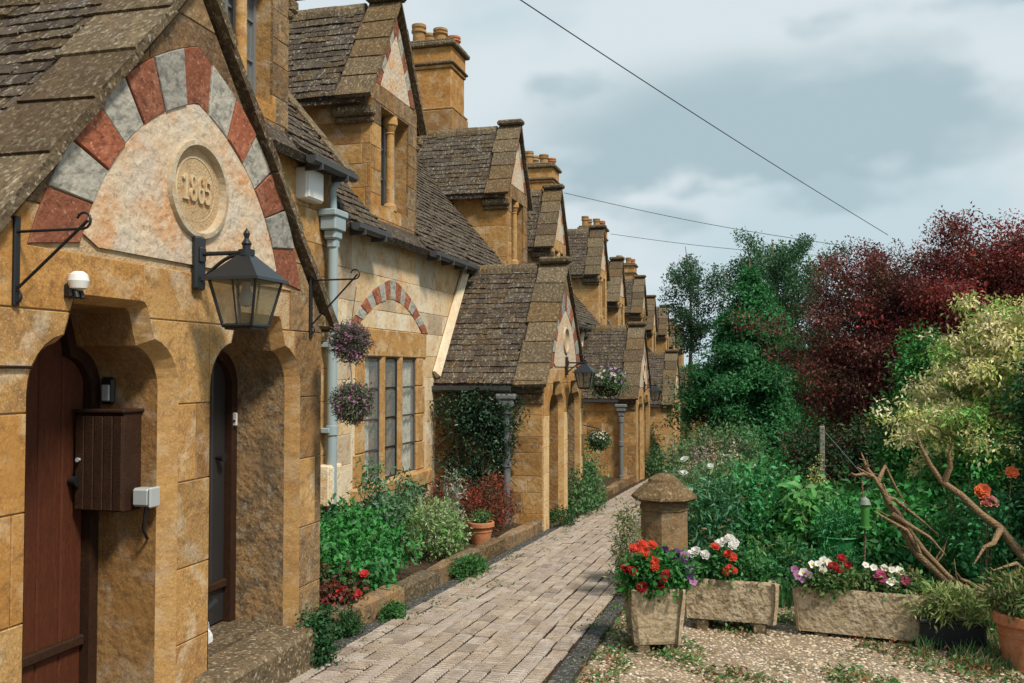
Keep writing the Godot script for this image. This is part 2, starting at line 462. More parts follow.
func slate_field(parent: Node3D, o: Vector3, along: Vector3, up: Vector3, width: float, length: float, expo: float, wide: Array, thick: float, sd: int, single: bool, inside = null) -> void:
	# o: lower corner of the slope; along the eave, up the slope
	if slates.is_empty():
		for i in 6: slates.append(slate_mesh(900 + i))
	var nrm := along.cross(up).normalized()
	if nrm.y < 0: nrm = -nrm
	var r := RandomNumberGenerator.new()
	r.seed = sd
	var at := [[], [], [], [], [], []]
	var v := 0.0
	while v < length - 0.02:
		var u = -r.randf() * wide[0] * 0.8
		var vj := v + r.randf_range(-0.003, 0.003)
		var lift := r.randf_range(0.0, 0.006)
		while u < width:
			var w := r.randf_range(wide[0], wide[1])
			var u0 := maxf(u, 0.0); var u1 := minf(u + w - 0.006, width)
			u += w
			if u1 - u0 < 0.03 or (inside != null and not inside.call((u0 + u1) / 2, v)): continue
			var l := minf(expo * 1.9, length - v + 0.02)
			var b := Basis(along * (u1 - u0), up * l, nrm * thick * r.randf_range(0.8, 1.35))
			b = b.rotated(nrm, r.randf_range(-0.012, 0.012))
			var t := Transform3D(b, o + along * (u0 + u1) / 2 + up * (vj + r.randf_range(-0.004, 0.004)) + nrm * (lift + r.randf_range(0, 0.004)))
			var k := r.randi() % (6 if single else 2)
			if single:
				put(slates[k], "roof_tile", M.slate[r.randi() % 5], parent, t)
			else:
				at[k].append(t)
		v += expo
	if not single:
		for k in 6:
			if at[k].is_empty(): continue
			var cols := []
			for q in at[k].size():
				var g := r.randf_range(0.68, 1.0)
				cols.append(Color(g, g * r.randf_range(0.94, 1.0), g * 0.95))
			many(slates[k], at[k], cols, "roof_tiles", M.slate[[0, 2][k % 2]], parent).set_meta("kind", "stuff")

func gable_roof(home: Node3D, called: String, P: float, xf: float, xb: float, half: float, ye: float, ya: float, single: bool, slab: float, slab_n: int, sd: int, stripe := 0.1) -> void:
	var deck := MB.new()
	var th := 0.05
	var p := PackedVector2Array([Vector2(-half, ye), Vector2(0, ya), Vector2(half, ye), Vector2(half, ye - th * 1.5), Vector2(0, ya - th * 1.5), Vector2(-half, ye - th * 1.5)])
	deck.prism(p, V(xf - 0.05, 0, P), V(0, 0, 1), V(0, 1, 0), V(xb - xf + 0.05, 0, 0))
	var roof := put(deck, called, M.slate[4], home)
	var up_l := Vector2(half, ya - ye).length()
	for s in [-1.0, 1.0]:
		var up := V(0, (ya - ye), -s * half) / up_l
		var o := V(xb, ye, P + s * half)
		var along := Vector3(1, 0, 0)
		slate_field(roof, o, along, up, xf - slab - xb, up_l - 0.05, stripe, [0.12, 0.22], 0.023, sd + int(s), single and s < 0)
		# large coping slabs along the verge, each lapping the one below
		var r := RandomNumberGenerator.new(); r.seed = sd * 3 + int(s)
		var nrm := along.cross(up); if nrm.y < 0: nrm = -nrm
		var step := (up_l + 0.02) / slab_n
		for i in slab_n:
			var mb := MB.new()
			var w := slab + r.randf_range(-0.02, 0.02)
			var c := V(xf + 0.03, ye, P + s * half) + up * (step * i - 0.03) + nrm * 0.0
			var b := []
			for q in [[0.0, 0.0], [w, 0.0], [w, 0.05], [0.0, 0.05]]:
				b.append(c - along * (q[0] + r.randf_range(-0.006, 0.006)) + nrm * q[1] + up * r.randf_range(-0.012, 0.012))
			var e := []
			for q in [[0.0, -0.01], [w, -0.01], [w, 0.036], [0.0, 0.036]]:
				e.append(c - along * (q[0] + r.randf_range(-0.008, 0.008)) + nrm * q[1] + up * (step + 0.03))
			var m = (b[0] + b[2] + e[0] + e[2]) / 4.0
			for f in [[b[0], b[1], b[2], b[3]], [e[0], e[1], e[2], e[3]], [b[0], b[1], e[1], e[0]], [b[1], b[2], e[2], e[1]], [b[2], b[3], e[3], e[2]], [b[3], b[0], e[0], e[3]]]:
				mb.quad(f[0], f[1], f[2], f[3], (f[0] + f[1] + f[2] + f[3]) / 4.0 - m)
			put(mb, "coping_slab", M.coping[r.randi() % 5], roof)
	# ridge tiles and the cap stone at the front
	var x := xf - slab
	var k := 0
	while x > xb:
		var mb := MB.new()
		var l := minf(0.38, x - xb)
		if l < 0.05: break
		mb.prism(PackedVector2Array([Vector2(-0.11, -0.11), Vector2(-0.09, -0.02), Vector2(-0.04, 0.045), Vector2(0, 0.055), Vector2(0.04, 0.045), Vector2(0.09, -0.02), Vector2(0.11, -0.11), Vector2(0, -0.02)]), V(x - 0.004, ya + (0.004 if k % 2 else 0.0), P), V(0, 0, 1), V(0, 1, 0), V(-l + 0.008, 0, 0))
		put(mb, "ridge_tile", M.coping[(k + sd) % 5], roof)
		x -= l
		k += 1
	var cap := MB.new()
	cap.box(V(xf - slab / 2 + 0.04, ya + 0.09, P), Vector3(slab + 0.06, 0.1, 0.2), 0.03)
	put(cap, "cap_stone", M.coping[1], roof)

func arch_points(half: float, spring: float, apex: float, n: int, bulge: float) -> PackedVector2Array:
	# left springing to apex to right springing
	var p := PackedVector2Array()
	var chord := Vector2(half, apex - spring)
	var nrm := Vector2(-chord.y, chord.x).normalized()
	for i in n + 1:
		var t := float(i) / n
		p.append(Vector2(-half, spring) + chord * t + nrm * bulge * 4.0 * t * (1.0 - t))
	for i in range(n - 1, -1, -1): p.append(Vector2(-p[i].x, p[i].y))
	return p
func voussoirs(parent: Node3D, outer: PackedVector2Array, inner: PackedVector2Array, count: int, o: Vector3, outw: Vector3, mats: Array) -> void:
	var n := outer.size() - 1
	var steps := 4
	for i in count:
		var p := PackedVector2Array()
		for j in steps + 1: p.append(along_line(outer, (i + 0.02 + 0.96 * j / steps) / count))
		for j in range(steps, -1, -1): p.append(along_line(inner, (i + 0.02 + 0.96 * j / steps) / count))
		var mb := MB.new()
		mb.prism(p, o + outw * (0.004 * (i * 7 % 3)), V(0, 0, 1), V(0, 1, 0), -outw * 0.04, 0.004, false)
		put(mb, "voussoir", mats[i % mats.size()], parent)
func along_line(p: PackedVector2Array, t: float) -> Vector2:
	var f := clampf(t, 0, 1) * (p.size() - 1)
	var i := mini(int(f), p.size() - 2)
	return p[i].lerp(p[i + 1], f - i)
func opening(c: float, w: float, y0: float, ys: float, yt: float) -> PackedVector2Array:
	# a doorway under a shouldered lintel, foot to foot
	var p := PackedVector2Array([Vector2(c - w, y0)])
	var r := w * 0.5
	for i in 7:
		var t := deg_to_rad(13.0 * i)
		p.append(Vector2(c - w + r - r * cos(t), ys + r * sin(t)))
	p.append(Vector2(c - w + r * 1.02, yt - 0.02))
	p.append(Vector2(c - w + r * 1.02 + 0.02, yt))
	for i in range(p.size() - 1, -1, -1): p.append(Vector2(2 * c - p[i].x, p[i].y))
	return p

# ---------- one pair of cottages
func cottage(k: int) -> void:
	var P: float = PORCH[k]
	var a: float = EDGE[k]; var b: float = EDGE[k + 1]
	var oy := -DROP * k
	var near := k < 2
	var labels := ["ochre stone cottage pair with a carved 1865 disc over its porch doors", "ochre stone cottage pair whose porch side carries a climber on a trellis",
		"ochre stone cottage pair with a plain grey downpipe on its porch side wall", "small ochre cottage pair directly beyond the porch with the grey downpipe",
		"far ochre cottage pair, last but one of the stepped row", "farthest ochre cottage pair at the end of the stepped row"]
	var home := thing("cottage", labels[k], "cottage", Vector3.ZERO, "terrace of stone cottages stepping down the path")
	var base := G(b) - 0.4
	var S := V(0, 0, 1); var UPV := V(0, 1, 0); var OUT := Vector3(1, 0, 0)
	var wallm: Array = M.stone if k == 0 else M.pale
	var eave := 3.62 + oy
	# main front wall with two three-light windows
	var holes := []
	for s in [-2.9, 2.9]: holes.append(rect(s - 0.87, 0.82 + oy, s + 0.87, 2.24 + oy))
	var wall := MB.new()
	var cuts := [a - P, -2.9 - 0.87, -2.9 + 0.87, 2.9 - 0.87, 2.9 + 0.87, b - P]
	for i in 5:
		var l: float = cuts[i]; var rr: float = cuts[i + 1]
		if i % 2 == 0:
			wall.box(V(XM - 0.208, (base + eave) / 2, P + (l + rr) / 2), Vector3(0.4, eave - base, rr - l))
		else:
			wall.box(V(XM - 0.208, (base + 0.82 + oy) / 2, P + (l + rr) / 2), Vector3(0.4, 0.82 + oy - base, rr - l))
			wall.box(V(XM - 0.208, (2.24 + oy + eave) / 2, P + (l + rr) / 2), Vector3(0.4, eave - 2.24 - oy, rr - l))
	var front := put(wall, "front_wall", wallm[2], home)
	var arcs := []
	for s in [-2.9, 2.9]:
		var sur := rect(s - 1.28, 0.62 + oy, s + 1.2, 2.52 + oy)
		var ar := arch_points(1.2, 2.56 + oy, 3.17 + oy, 8, 0.1)
		for i in ar.size(): ar[i].x += s
		arcs.append(ar)
	var holes2 := holes.duplicate()
	for i in 2:
		var s: float = [-2.9, 2.9][i]
		holes2.append(arcs[i])
		holes2.append(rect(s - 1.15, 0.62 + oy, s + 1.15, 2.56 + oy))
	if near:
		stones(front, rect(a - P if k > 0 else 1.3, base, b - P if k == 0 else 1.3, eave - 0.02), holes2, V(XM, 0, P), S, UPV, OUT, wallm, [0.26, 0.34], [0.42, 0.85], 40 + k, false, "stone", 0.003)
	else:
		stones(front, rect(a - P, base, b - P, eave - 0.02), holes2, V(XM, 0, P), S, UPV, OUT, wallm, [0.26, 0.34], [0.42, 0.85], 40 + k, true, "stones", 0.005)
	for i in 2:
		var s: float = [-2.9, 2.9][i]
		if k == 0 and i == 0: continue
		window3(home, P + s, oy, 60 + k * 2 + i)
		var inner := arch_points(0.98, 2.56 + oy, 2.93 + oy, 8, 0.08)
		for j in inner.size(): inner[j].x += s
		voussoirs(front, arcs[i], inner, 15, V(XM + 0.006, 0, P), OUT, [M.redstone2, M.greystone])
		var ty := inner.duplicate(); ty.reverse()
		stones(front, inner, [], V(XM, 0, P), S, UPV, OUT, M.pale, [0.2, 0.24], [0.3, 0.5], 80 + k, not near)
	# main roof
	var ridge := Vector2(-6.45, 6.5 + oy)
	var foot := Vector2(-4.02, eave)
	var deck := MB.new()
	deck.prism(PackedVector2Array([foot + Vector2(0.02, -0.02), ridge, Vector2(2 * ridge.x - foot.x, foot.y), Vector2(2 * ridge.x - foot.x, foot.y - 0.08), ridge + Vector2(0, -0.1), foot + Vector2(-0.02, -0.09)]), V(0, 0, a + 0.002), OUT, UPV, V(0, 0, b - a - 0.004))
	var roof := put(deck, "main_roof", M.slate[4], home)
	var up_l := (ridge - foot).length()
	slate_field(roof, V(foot.x, foot.y, a), S, V((ridge - foot).x, (ridge - foot).y, 0) / up_l, b - a, up_l, 0.105, [0.13, 0.24], 0.03, 200 + k, false, func(u, v):
		var s: float = absf(u + a - P)
		var on_dormer := absf(s - 2.9) < 0.64
		return not (on_dormer and v < 2.2) and not (s < 0.5 and v < 0.05))
	var back := MB.new()
	back.box(V(2 * ridge.x - foot.x + 0.1, (base + eave) / 2, (a + b) / 2), Vector3(0.3, eave - base, b - a - 0.01))
	put(back, "back_wall", M.stone[1], home)
	if b > 50.0 or k == 0:
		var e := MB.new()
		var dd := b - 0.15 if k > 0 else a + 0.15
		e.prism(PackedVector2Array([Vector2(foot.x - 0.2, base), Vector2(foot.x - 0.2, eave - 0.1), ridge + Vector2(0, -0.25), Vector2(2 * ridge.x - foot.x + 0.2, eave - 0.1), Vector2(2 * ridge.x - foot.x + 0.2, base)]), V(0, 0, dd), OUT, UPV, V(0, 0, 0.14))
		put(e, "end_wall", M.stone[1], home)
	# verge where this roof steps down to the next
	var vg := MB.new()
	for i in 9:
		var p0 := foot.lerp(ridge, i / 9.0 - 0.012); var p1 := foot.lerp(ridge, (i + 1) / 9.0)
		var m2 := (p0 + p1) / 2
		var t := Basis(Vector3(0, 0, 1), (p1 - p0).angle())
		vg.box(V(m2.x, m2.y + 0.05, b - 0.07), Vector3(p0.distance_to(p1) + 0.02, 0.05, 0.2), 0.008, t)
	put(vg, "verge", M.coping[2], roof)
	# gutter on iron brackets
	var segs := [[a + 0.02, P - 2.9 - 0.74], [P - 2.9 + 0.74, P - 0.3], [P + 0.3, P + 2.9 - 0.74], [P + 2.9 + 0.74, b - 0.03]]
	for sg in segs:
		var gu := MB.new()
		gu.prism(PackedVector2Array([Vector2(-0.05, 0.03), Vector2(0.05, 0.03), Vector2(0.045, -0.02), Vector2(0.025, -0.045), Vector2(-0.025, -0.045), Vector2(-0.05, -0.02)]), V(-3.955, eave - 0.05, sg[0]), OUT, UPV, V(0, 0, sg[1] - sg[0]))
		var q: float = sg[0] + 0.15
		while q < sg[1]:
			gu.box(V(-4.0, eave - 0.08, q), Vector3(0.18, 0.1, 0.02))
			q += 0.55
		put(gu, "gutter", M.gutter, home)
	for s in [-2.9, 2.9]: dormer(home, P + s, oy, k, 300 + k * 4 + int(s > 0))
	porch(home, k, P, oy)

func window3(home: Node3D, D: float, oy: float, sd: int) -> void:
	# three lights between ochre stone mullions
	var y0 := 0.82 + oy; var y1 := 2.24 + oy
	var sur := MB.new()
	var x := XM + 0.012
	# jambs, lintel, sill as one dressed stone frame with chamfers
	var frame := Node3D.new()
	for s in [-1.0, 1.0]:
		for i in 4:
			var mb := MB.new()
			var hh := (y1 - y0) / 4
			var wd := 0.28 + (0.0 if i % 2 else 0.05) - 0.05
			mb.box(V(x - 0.1, y0 + hh * (i + 0.5), D + s * (0.80 + wd / 2)), Vector3(0.2, hh - 0.004, wd), 0.012)
			if sd >= 0: sur.v.append_array(mb.v); sur.n.append_array(mb.n); sur.uv.append_array(mb.uv); sur.c.append_array(mb.c)
	sur.box(V(x - 0.1, y1 + 0.16, D), Vector3(0.2, 0.316, 2.28), 0.012)
	sur.box(V(x - 0.06, y0 - 0.1, D), Vector3(0.3, 0.196, 2.3), 0.02)
	var win := put(sur, "window", M.stone[2], home)
	for s in [-1.0, 1.0]:
		var mb := MB.new()
		var c = D + s * 0.27
		mb.prism(PackedVector2Array([Vector2(-0.03, 0), Vector2(0.03, 0), Vector2(0.065, -0.07), Vector2(0.065, -0.17), Vector2(-0.065, -0.17), Vector2(-0.065, -0.07)]), V(x, y0 - 0.002, c), V(0, 0, 1), OUT3, V(0, y1 - y0 + 0.004, 0))
		put(mb, "mullion", M.stone[2], win)
	for i in 3:
		var c = D + [-0.57, 0.0, 0.57][i] * 1.0
		var hw := 0.235 if i != 1 else 0.2
		var fr := MB.new()
		for s in [-1.0, 1.0]: fr.box(V(XM - 0.035, (y0 + y1) / 2, c + s * (hw - 0.012)), Vector3(0.03, y1 - y0, 0.024))
		for q in 5: fr.box(V(XM - 0.035, lerpf(y0 + 0.012, y1 - 0.012, q / 4.0), c), Vector3(0.028, 0.02, hw * 2 - 0.048))
		put(fr, "casement", M.iron if i == 1 else M.gutter, win)
		for q in 4:
			var pane := MB.new()
			var ya := lerpf(y0 + 0.012, y1 - 0.012, q / 4.0) + 0.01; var yb := lerpf(y0 + 0.012, y1 - 0.012, (q + 1) / 4.0) - 0.01
			pane.box(V(XM - 0.037, (ya + yb) / 2, c), Vector3(0.006, yb - ya, hw * 2 - 0.05))
			put(pane, "pane", M.glass, win)
		# a curtain in soft folds
		var cu := MB.new()
		var n := 14
		for q in n:
			var s0 := lerpf(-hw, hw, float(q) / n); var s1 := lerpf(-hw, hw, float(q + 1) / n)
			if (i == 1 and q > 5) or (i == 0 and q > 9) or (i == 2 and q < 3): continue
			var f0 := 0.03 * sin(q * 1.9 + i); var f1 := 0.03 * sin((q + 1) * 1.9 + i)
			cu.quad(V(XM - 0.1 + f0, y0, c + s0), V(XM - 0.1 + f1, y0, c + s1), V(XM - 0.1 + f1, y1, c + s1), V(XM - 0.1 + f0, y1, c + s0), Vector3(1, 0, 0))
		put(cu, "curtain", M.curtain, win)
const OUT3 := Vector3(1, 0, 0)

func dormer(home: Node3D, D: float, oy: float, k: int, sd: int) -> void:
	var y0 := 3.58 + oy; var ye := 5.14 + oy; var ya := 6.48 + oy
	var xf := XM + 0.03
	var S := V(0, 0, 1); var UPV := V(0, 1, 0)
	var hw := 0.70
	var slope := (ya - ye) / 0.86
	var yw := ya - hw * slope - 0.07
	var win := rect(-0.44, 3.98 + oy, 0.42, 5.12 + oy)
	var out := PackedVector2Array([Vector2(-hw, y0), Vector2(hw, y0), Vector2(hw, yw), Vector2(0, ya - 0.07), Vector2(-hw, yw)])
	var w := MB.new()
	var top := PackedVector2Array([Vector2(-hw, 5.12 + oy), Vector2(hw, 5.12 + oy), Vector2(hw, yw), Vector2(0, ya - 0.07), Vector2(-hw, yw)])
	w.prism(top, V(xf - 0.008, 0, D), S, UPV, V(-0.24, 0, 0))
	w.box(V(xf - 0.128, (y0 + 3.98 + oy) / 2, D), Vector3(0.24, 3.98 + oy - y0, hw * 2))
	w.box(V(xf - 0.128, 4.55 + oy, D - 0.57), Vector3(0.24, 1.14, 0.26)); w.box(V(xf - 0.128, 4.55 + oy, D + 0.56), Vector3(0.24, 1.14, 0.28))
	for s in [-1.0, 1.0]:   # cheeks run back into the roof
		w.box(V((xf - 0.25 - 6.0) / 2, 4.3 + oy, D + s * (hw - 0.1)), Vector3(6.0 + xf - 0.25, 1.9, 0.2))
	var wall := put(w, "dormer_wall", M.stone[1], home)
	var tym := arch_points(0.46, 5.36 + oy, 6.1 + oy, 6, 0.02)
	var ring := arch_points(0.6, 5.36 + oy, 6.32 + oy, 6, 0.03)
	stones(wall, out, [win, ring], V(xf, 0, D), S, UPV, OUT3, M.stone, [0.22, 0.3], [0.3, 0.6], sd, k > 1, "stone" if k < 2 else "stones", 0.004, func(u, v, m): return M.old[int(absf(u * 31.0 + v * 17.0)) % 5] if u > 0.3 or v > 5.0 + oy else m)
	voussoirs(wall, ring, tym, 9, V(xf + 0.004, 0, D), OUT3, [M.redstone, M.greystone])
	var ty := MB.new()
	ty.prism(tym, V(xf + 0.006, 0, D), S, UPV, V(-0.03, 0, 0), 0.003, false)
	put(ty, "tympanum", M.plaster, wall)
	if k < 3:
		stones(wall, rect(-6.0, y0, xf - 0.01, ye - 0.07), [], V(0, 0, D - hw - 0.002), Vector3(1, 0, 0), UPV, V(0, 0, -1), M.stone, [0.22, 0.3], [0.35, 0.6], sd + 7, k > 1, "stone" if k < 2 else "stones", 0.004)
	for s in [-1.0, 1.0]:
		var kn := MB.new()
		kn.box(V(xf - 0.2, ye - 0.14, D + s * (hw + 0.05)), Vector3(0.5, 0.12, 0.12), 0.02)
		kn.box(V(xf - 0.2, ye - 0.23, D + s * (hw + 0.02)), Vector3(0.46, 0.08, 0.08), 0.02)
		put(kn, "kneeler", M.coping[2], wall)
	# two lights, a colonnette between them
	var col := MB.new()
	col.lathe(V(xf - 0.07, 3.98 + oy, D), [[0.085, 0], [0.085, 0.06], [0.055, 0.1], [0.05, 0.92], [0.06, 0.935], [0.05, 0.95], [0.075, 1.02], [0.09, 1.04], [0.09, 1.09], [0.08, 1.14]], 14)
	put(col, "column", M.stone[2], wall)
	var glass := MB.new()
	glass.box(V(xf - 0.2, 4.55 + oy, D), Vector3(0.008, 1.16, 0.9))
	var wd := put(glass, "dormer_window", M.glass, home)
	var fr := MB.new()
	for s in [-0.42, -0.06, 0.06, 0.4]: fr.box(V(xf - 0.19, 4.55 + oy, D + s), Vector3(0.04, 1.14, 0.04))
	for q in 4: fr.box(V(xf - 0.19, 4.02 + oy + q * 0.36, D), Vector3(0.025, 0.022, 0.86))
	put(fr, "frame", M.lead, wd)
	gable_roof(home, "dormer_roof", D, xf + 0.04, -6.35, 0.86, ye, ya, k < 2, 0.42, 5, sd * 5)

func porch(home: Node3D, k: int, P: float, oy: float) -> void:
	var S := V(0, 0, 1); var UPV := V(0, 1, 0)
	var base := G(P + 1.4) - 0.3
	var ya := 3.60 + oy
	var hw := 1.37
	var yw := ya - hw * 1.16 - 0.06
	var floor_y := 0.10 + oy
	var ys := 1.53 + oy; var yt := 1.93 + oy
	var o1 := opening(-0.605, 0.475, base, ys, yt); var o2 := opening(0.615, 0.475, base, ys, yt)
	var out := PackedVector2Array([Vector2(-hw, base), Vector2(-hw, yw), Vector2(0, ya - 0.06), Vector2(hw, yw), Vector2(hw, base)])
	var niche := PackedVector2Array([Vector2(-0.07, base), Vector2(-0.07, -0.04), Vector2(-0.055, 0.01), Vector2(0.0, 0.04), Vector2(0.055, 0.01), Vector2(0.07, -0.04), Vector2(0.07, base)])
	for q in ([o2, niche, o1] if k == 0 else [o2, o1]):
		var rv: PackedVector2Array = q.duplicate(); rv.reverse()
		out.append_array(rv)
	var mb := MB.new()
	mb.prism(out, V(XF - 0.008, 0, P), S, UPV, V(-0.4, 0, 0))
	# side walls
	for s in [-1.0, 1.0]:
		mb.box(V((XF - 0.41 + XM) / 2, (base + yw) / 2, P + s * (hw - 0.15)), Vector3(XF - 0.41 - XM, yw - base, 0.28))
	if k == 0: mb.box(V(XF - 0.3, -0.1, P), Vector3(0.1, 0.5, 0.2))
	var front := put(mb, "porch_wall", M.mortar, home)
	var ring := arch_points(1.09, 2.10 + oy, 3.24 + oy, 12, 0.19)
	var tym := arch_points(0.81, 2.14 + oy, 2.95 + oy, 12, 0.15)
	var whole := PackedVector2Array([Vector2(-hw, base), Vector2(hw, base), Vector2(hw, yw), Vector2(0, ya - 0.06), Vector2(-hw, yw)])
	stones(front, whole, [o1, o2, ring, niche] if k == 0 else [o1, o2, ring], V(XF, 0, P), S, UPV, OUT3, M.stone, [0.34, 0.42], [0.6, 1.1], 500 + k, k > 1, "stone" if k < 2 else "stones", 0.005, func(u, v, m): return M.old[int(absf(u * 31.0 + v * 17.0)) % 5] if u > 1.0 or v > 2.75 + oy or (u < -0.9 and v > 1.9 + oy) else (M.buff if k > 0 and v < 1.5 + oy else m))
	voussoirs(front, ring, tym, 13, V(XF + 0.006, 0, P), OUT3, [M.redstone, M.greystone, M.redstone2, M.greystone, M.redstone, M.greystone2])
	# plastered tympanum round the sunk disc
	var cc := Vector2(0.01, 2.52 + oy)
	var rr := 0.25 if k == 0 else 0.2
	var ty := MB.new()
	var n := 64
	for i in n:
		var q := []
		for j in 2:
			var t := TAU * (i + j) / n
			var dirv := Vector2(cos(t), sin(t))
			var far := cc + dirv * 3.0
			var hit := far
			for e in tym.size():
				var x = Geometry2D.segment_intersects_segment(cc, far, tym[e], tym[(e + 1) % tym.size()])
				if x != null and cc.distance_to(x) < cc.distance_to(hit): hit = x
			q.append(hit); q.append(cc + dirv * rr)
		var f := func(p): return V(XF + 0.004, p.y, P + p.x)
		ty.quad(f.call(q[0]), f.call(q[2]), f.call(q[3]), f.call(q[1]), OUT3)
	put(ty, "tympanum", M.plaster, front)
	var disc := MB.new(); var face := MB.new()
	# lathe lies along x: profile [radius, depth]
	var prof := [[rr, 0.004], [rr - 0.006, 0.026], [rr - 0.03, 0.028], [rr - 0.045, -0.015], [rr - 0.062, -0.06], [rr - 0.075, -0.06], [rr - 0.078, -0.01], [rr - 0.092, -0.005], [rr - 0.1, -0.04], [0.0, -0.04]]
	for i in prof.size() - 1:
		var p0 = prof[i]; var p1 = prof[i + 1]
		for j in 40:
			var t0 := TAU * j / 40; var t1 := TAU * (j + 1) / 40
			var fn := func(p, t): return V(XF + p[1], cc.y + p[0] * sin(t), P + cc.x + p[0] * cos(t))
			(disc if i < 5 else face).quad(fn.call(p0, t0), fn.call(p0, t1), fn.call(p1, t1), fn.call(p1, t0), Vector3(1, 0, 0))
	put(disc, "disc_moulding", M.plaster2, front)
	put(face, "date_disc" if k == 0 else "disc", M.disc, front)
	if k == 0:
		var tm := TextMesh.new()
		tm.text = "1865"
		var sf := SystemFont.new()
		sf.font_names = PackedStringArray(["Droid Serif"])
		sf.font_weight = 700
		tm.font = sf
		tm.font_size = 64
		tm.pixel_size = 0.0032
		tm.depth = 0.05
		var bb := Basis(Vector3.UP, PI / 2) * Basis.from_scale(Vector3(0.54, 0.88, 1))
		put(tm, "date_numerals", M.disc, front, Transform3D(bb, V(XF - 0.021, cc.y, P + cc.x)))
	# side stones, facing up the street
	if k > 0:
		stones(front, rect(XM, base, XF - 0.02, yw), [], V(0, 0, P - hw - 0.004), Vector3(1, 0, 0), UPV, V(0, 0, -1), M.stone, [0.2, 0.3], [0.3, 0.55], 540 + k, k > 2, "stone" if k < 3 else "stones", 0.005)
	# dressed door surrounds: chamfer and reveal
	for j in 2:
		var c: float = [-0.605, 0.615][j]
		var po := opening(c, 0.476, base, ys, yt); var pi := opening(c, 0.415, base, ys, yt - 0.03)
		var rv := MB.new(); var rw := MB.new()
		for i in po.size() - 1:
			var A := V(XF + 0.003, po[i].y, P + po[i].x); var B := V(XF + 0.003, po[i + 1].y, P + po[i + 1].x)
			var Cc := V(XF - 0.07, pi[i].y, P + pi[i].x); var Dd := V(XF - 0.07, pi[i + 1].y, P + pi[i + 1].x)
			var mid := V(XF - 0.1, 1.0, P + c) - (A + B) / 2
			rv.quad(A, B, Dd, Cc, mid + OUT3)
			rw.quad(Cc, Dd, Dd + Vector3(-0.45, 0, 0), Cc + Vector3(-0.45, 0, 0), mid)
		put(rw, "reveal", [M.stone[4], M.old[0]][j], put(rv, "door_surround", M.stone[j], home))  # reveals take darker stone: grime, plus doorway shade put into the colour
		var xd := XF - 0.44
		var frm := MB.new()
		var f1 := opening(c, 0.42, floor_y, ys, yt - 0.02); var f2 := opening(c, 0.355, floor_y, ys - 0.02, yt - 0.1)
		for i in f1.size() - 1:
			var A := V(xd + 0.05, f1[i].y, P + f1[i].x); var B := V(xd + 0.05, f1[i + 1].y, P + f1[i + 1].x)
			var Cc := V(xd + 0.05, f2[i].y, P + f2[i].x); var Dd := V(xd + 0.05, f2[i + 1].y, P + f2[i + 1].x)
			frm.quad(A, B, Dd, Cc, OUT3)
			frm.quad(Cc, Dd, Dd - OUT3 * 0.06, Cc - OUT3 * 0.06, V(0, 1.0, P + c) - V(0, Cc.y, P + pi[i].x))
		var dm: Material = M.blackwood if k == 0 and j == 1 else M.wood   # one door is painted black, the rest are brown boards
		var back := MB.new()
		back.box(V(xd - 0.05, (floor_y + yt) / 2, P + c), Vector3(0.04, yt - floor_y + 0.1, 0.9))
		var door := put(back, "door", M.wood, home)
		put(frm, "door_frame", M.darkwood, door)
		for i in 5:
			var pl := MB.new()
			var s := c - 0.355 + 0.142 * (i + 0.5)
			pl.box(V(xd - 0.01, (floor_y + 0.02 + yt) / 2, P + s), Vector3(0.035, yt - floor_y, 0.138), 0.008)
			put(pl, "plank", dm, door)
		var rail := MB.new()
		rail.box(V(xd + 0.02, floor_y + 0.24, P + c), Vector3(0.03, 0.05, 0.7), 0.008)
		put(rail, "weather_bar", M.darkwood, door)
		var lb := MB.new()
		lb.box(V(xd + 0.012, floor_y + 1.02, P + c - 0.2), Vector3(0.02, 0.1, 0.24), 0.004)
		put(lb, "letter_plate", M.iron, door)
		var kn := MB.new()
		kn.tube([V(xd, floor_y + 1.0, P + c + 0.26), V(xd + 0.06, floor_y + 1.0, P + c + 0.26)], [0.012, 0.028], 10)
		put(kn, "knob", M.iron, door)
	# the floor slab inside
	var fl := MB.new()
	fl.box(V(-3.3, (floor_y + base) / 2, P), Vector3(0.9, floor_y - base, 2.5))
	put(fl, "porch_floor", M.coping[1], home)
	for s in [-1.0, 1.0]:
		var kn2 := MB.new()
		kn2.box(V(XF - 0.2, yw - 0.02, P + s * (hw + 0.04)), Vector3(0.44, 0.1, 0.16), 0.02)
		kn2.box(V(XF - 0.2, yw - 0.12, P + s * (hw + 0.02)), Vector3(0.4, 0.09, 0.1), 0.02)
		kn2.box(V(XF - 0.2, yw - 0.24, P + s * (hw + 0.005)), Vector3(0.38, 0.14, 0.05), 0.012)
		put(kn2, "kneeler", M.coping[3], home)
	gable_roof(home, "porch_roof", P, XF + 0.02, XM - 0.12, 1.47, ya - 1.47 * 1.16, ya, k < 2, 0.42, 6, 700 + k * 11)
	# gutters along the porch eaves
	for s in [-1.0, 1.0]:
		var gu := MB.new()
		gu.prism(PackedVector2Array([Vector2(-0.05, 0.035), Vector2(0.05, 0.035), Vector2(0.045, -0.02), Vector2(0.02, -0.045), Vector2(-0.02, -0.045), Vector2(-0.045, -0.02)]), V(XF - 0.42, ya - 1.47 * 1.16 - 0.05, P + s * 1.5), V(0, 0, 1), UPV, V(XM - XF + 0.4, 0, 0))
		put(gu, "porch_gutter", M.gutter, home)
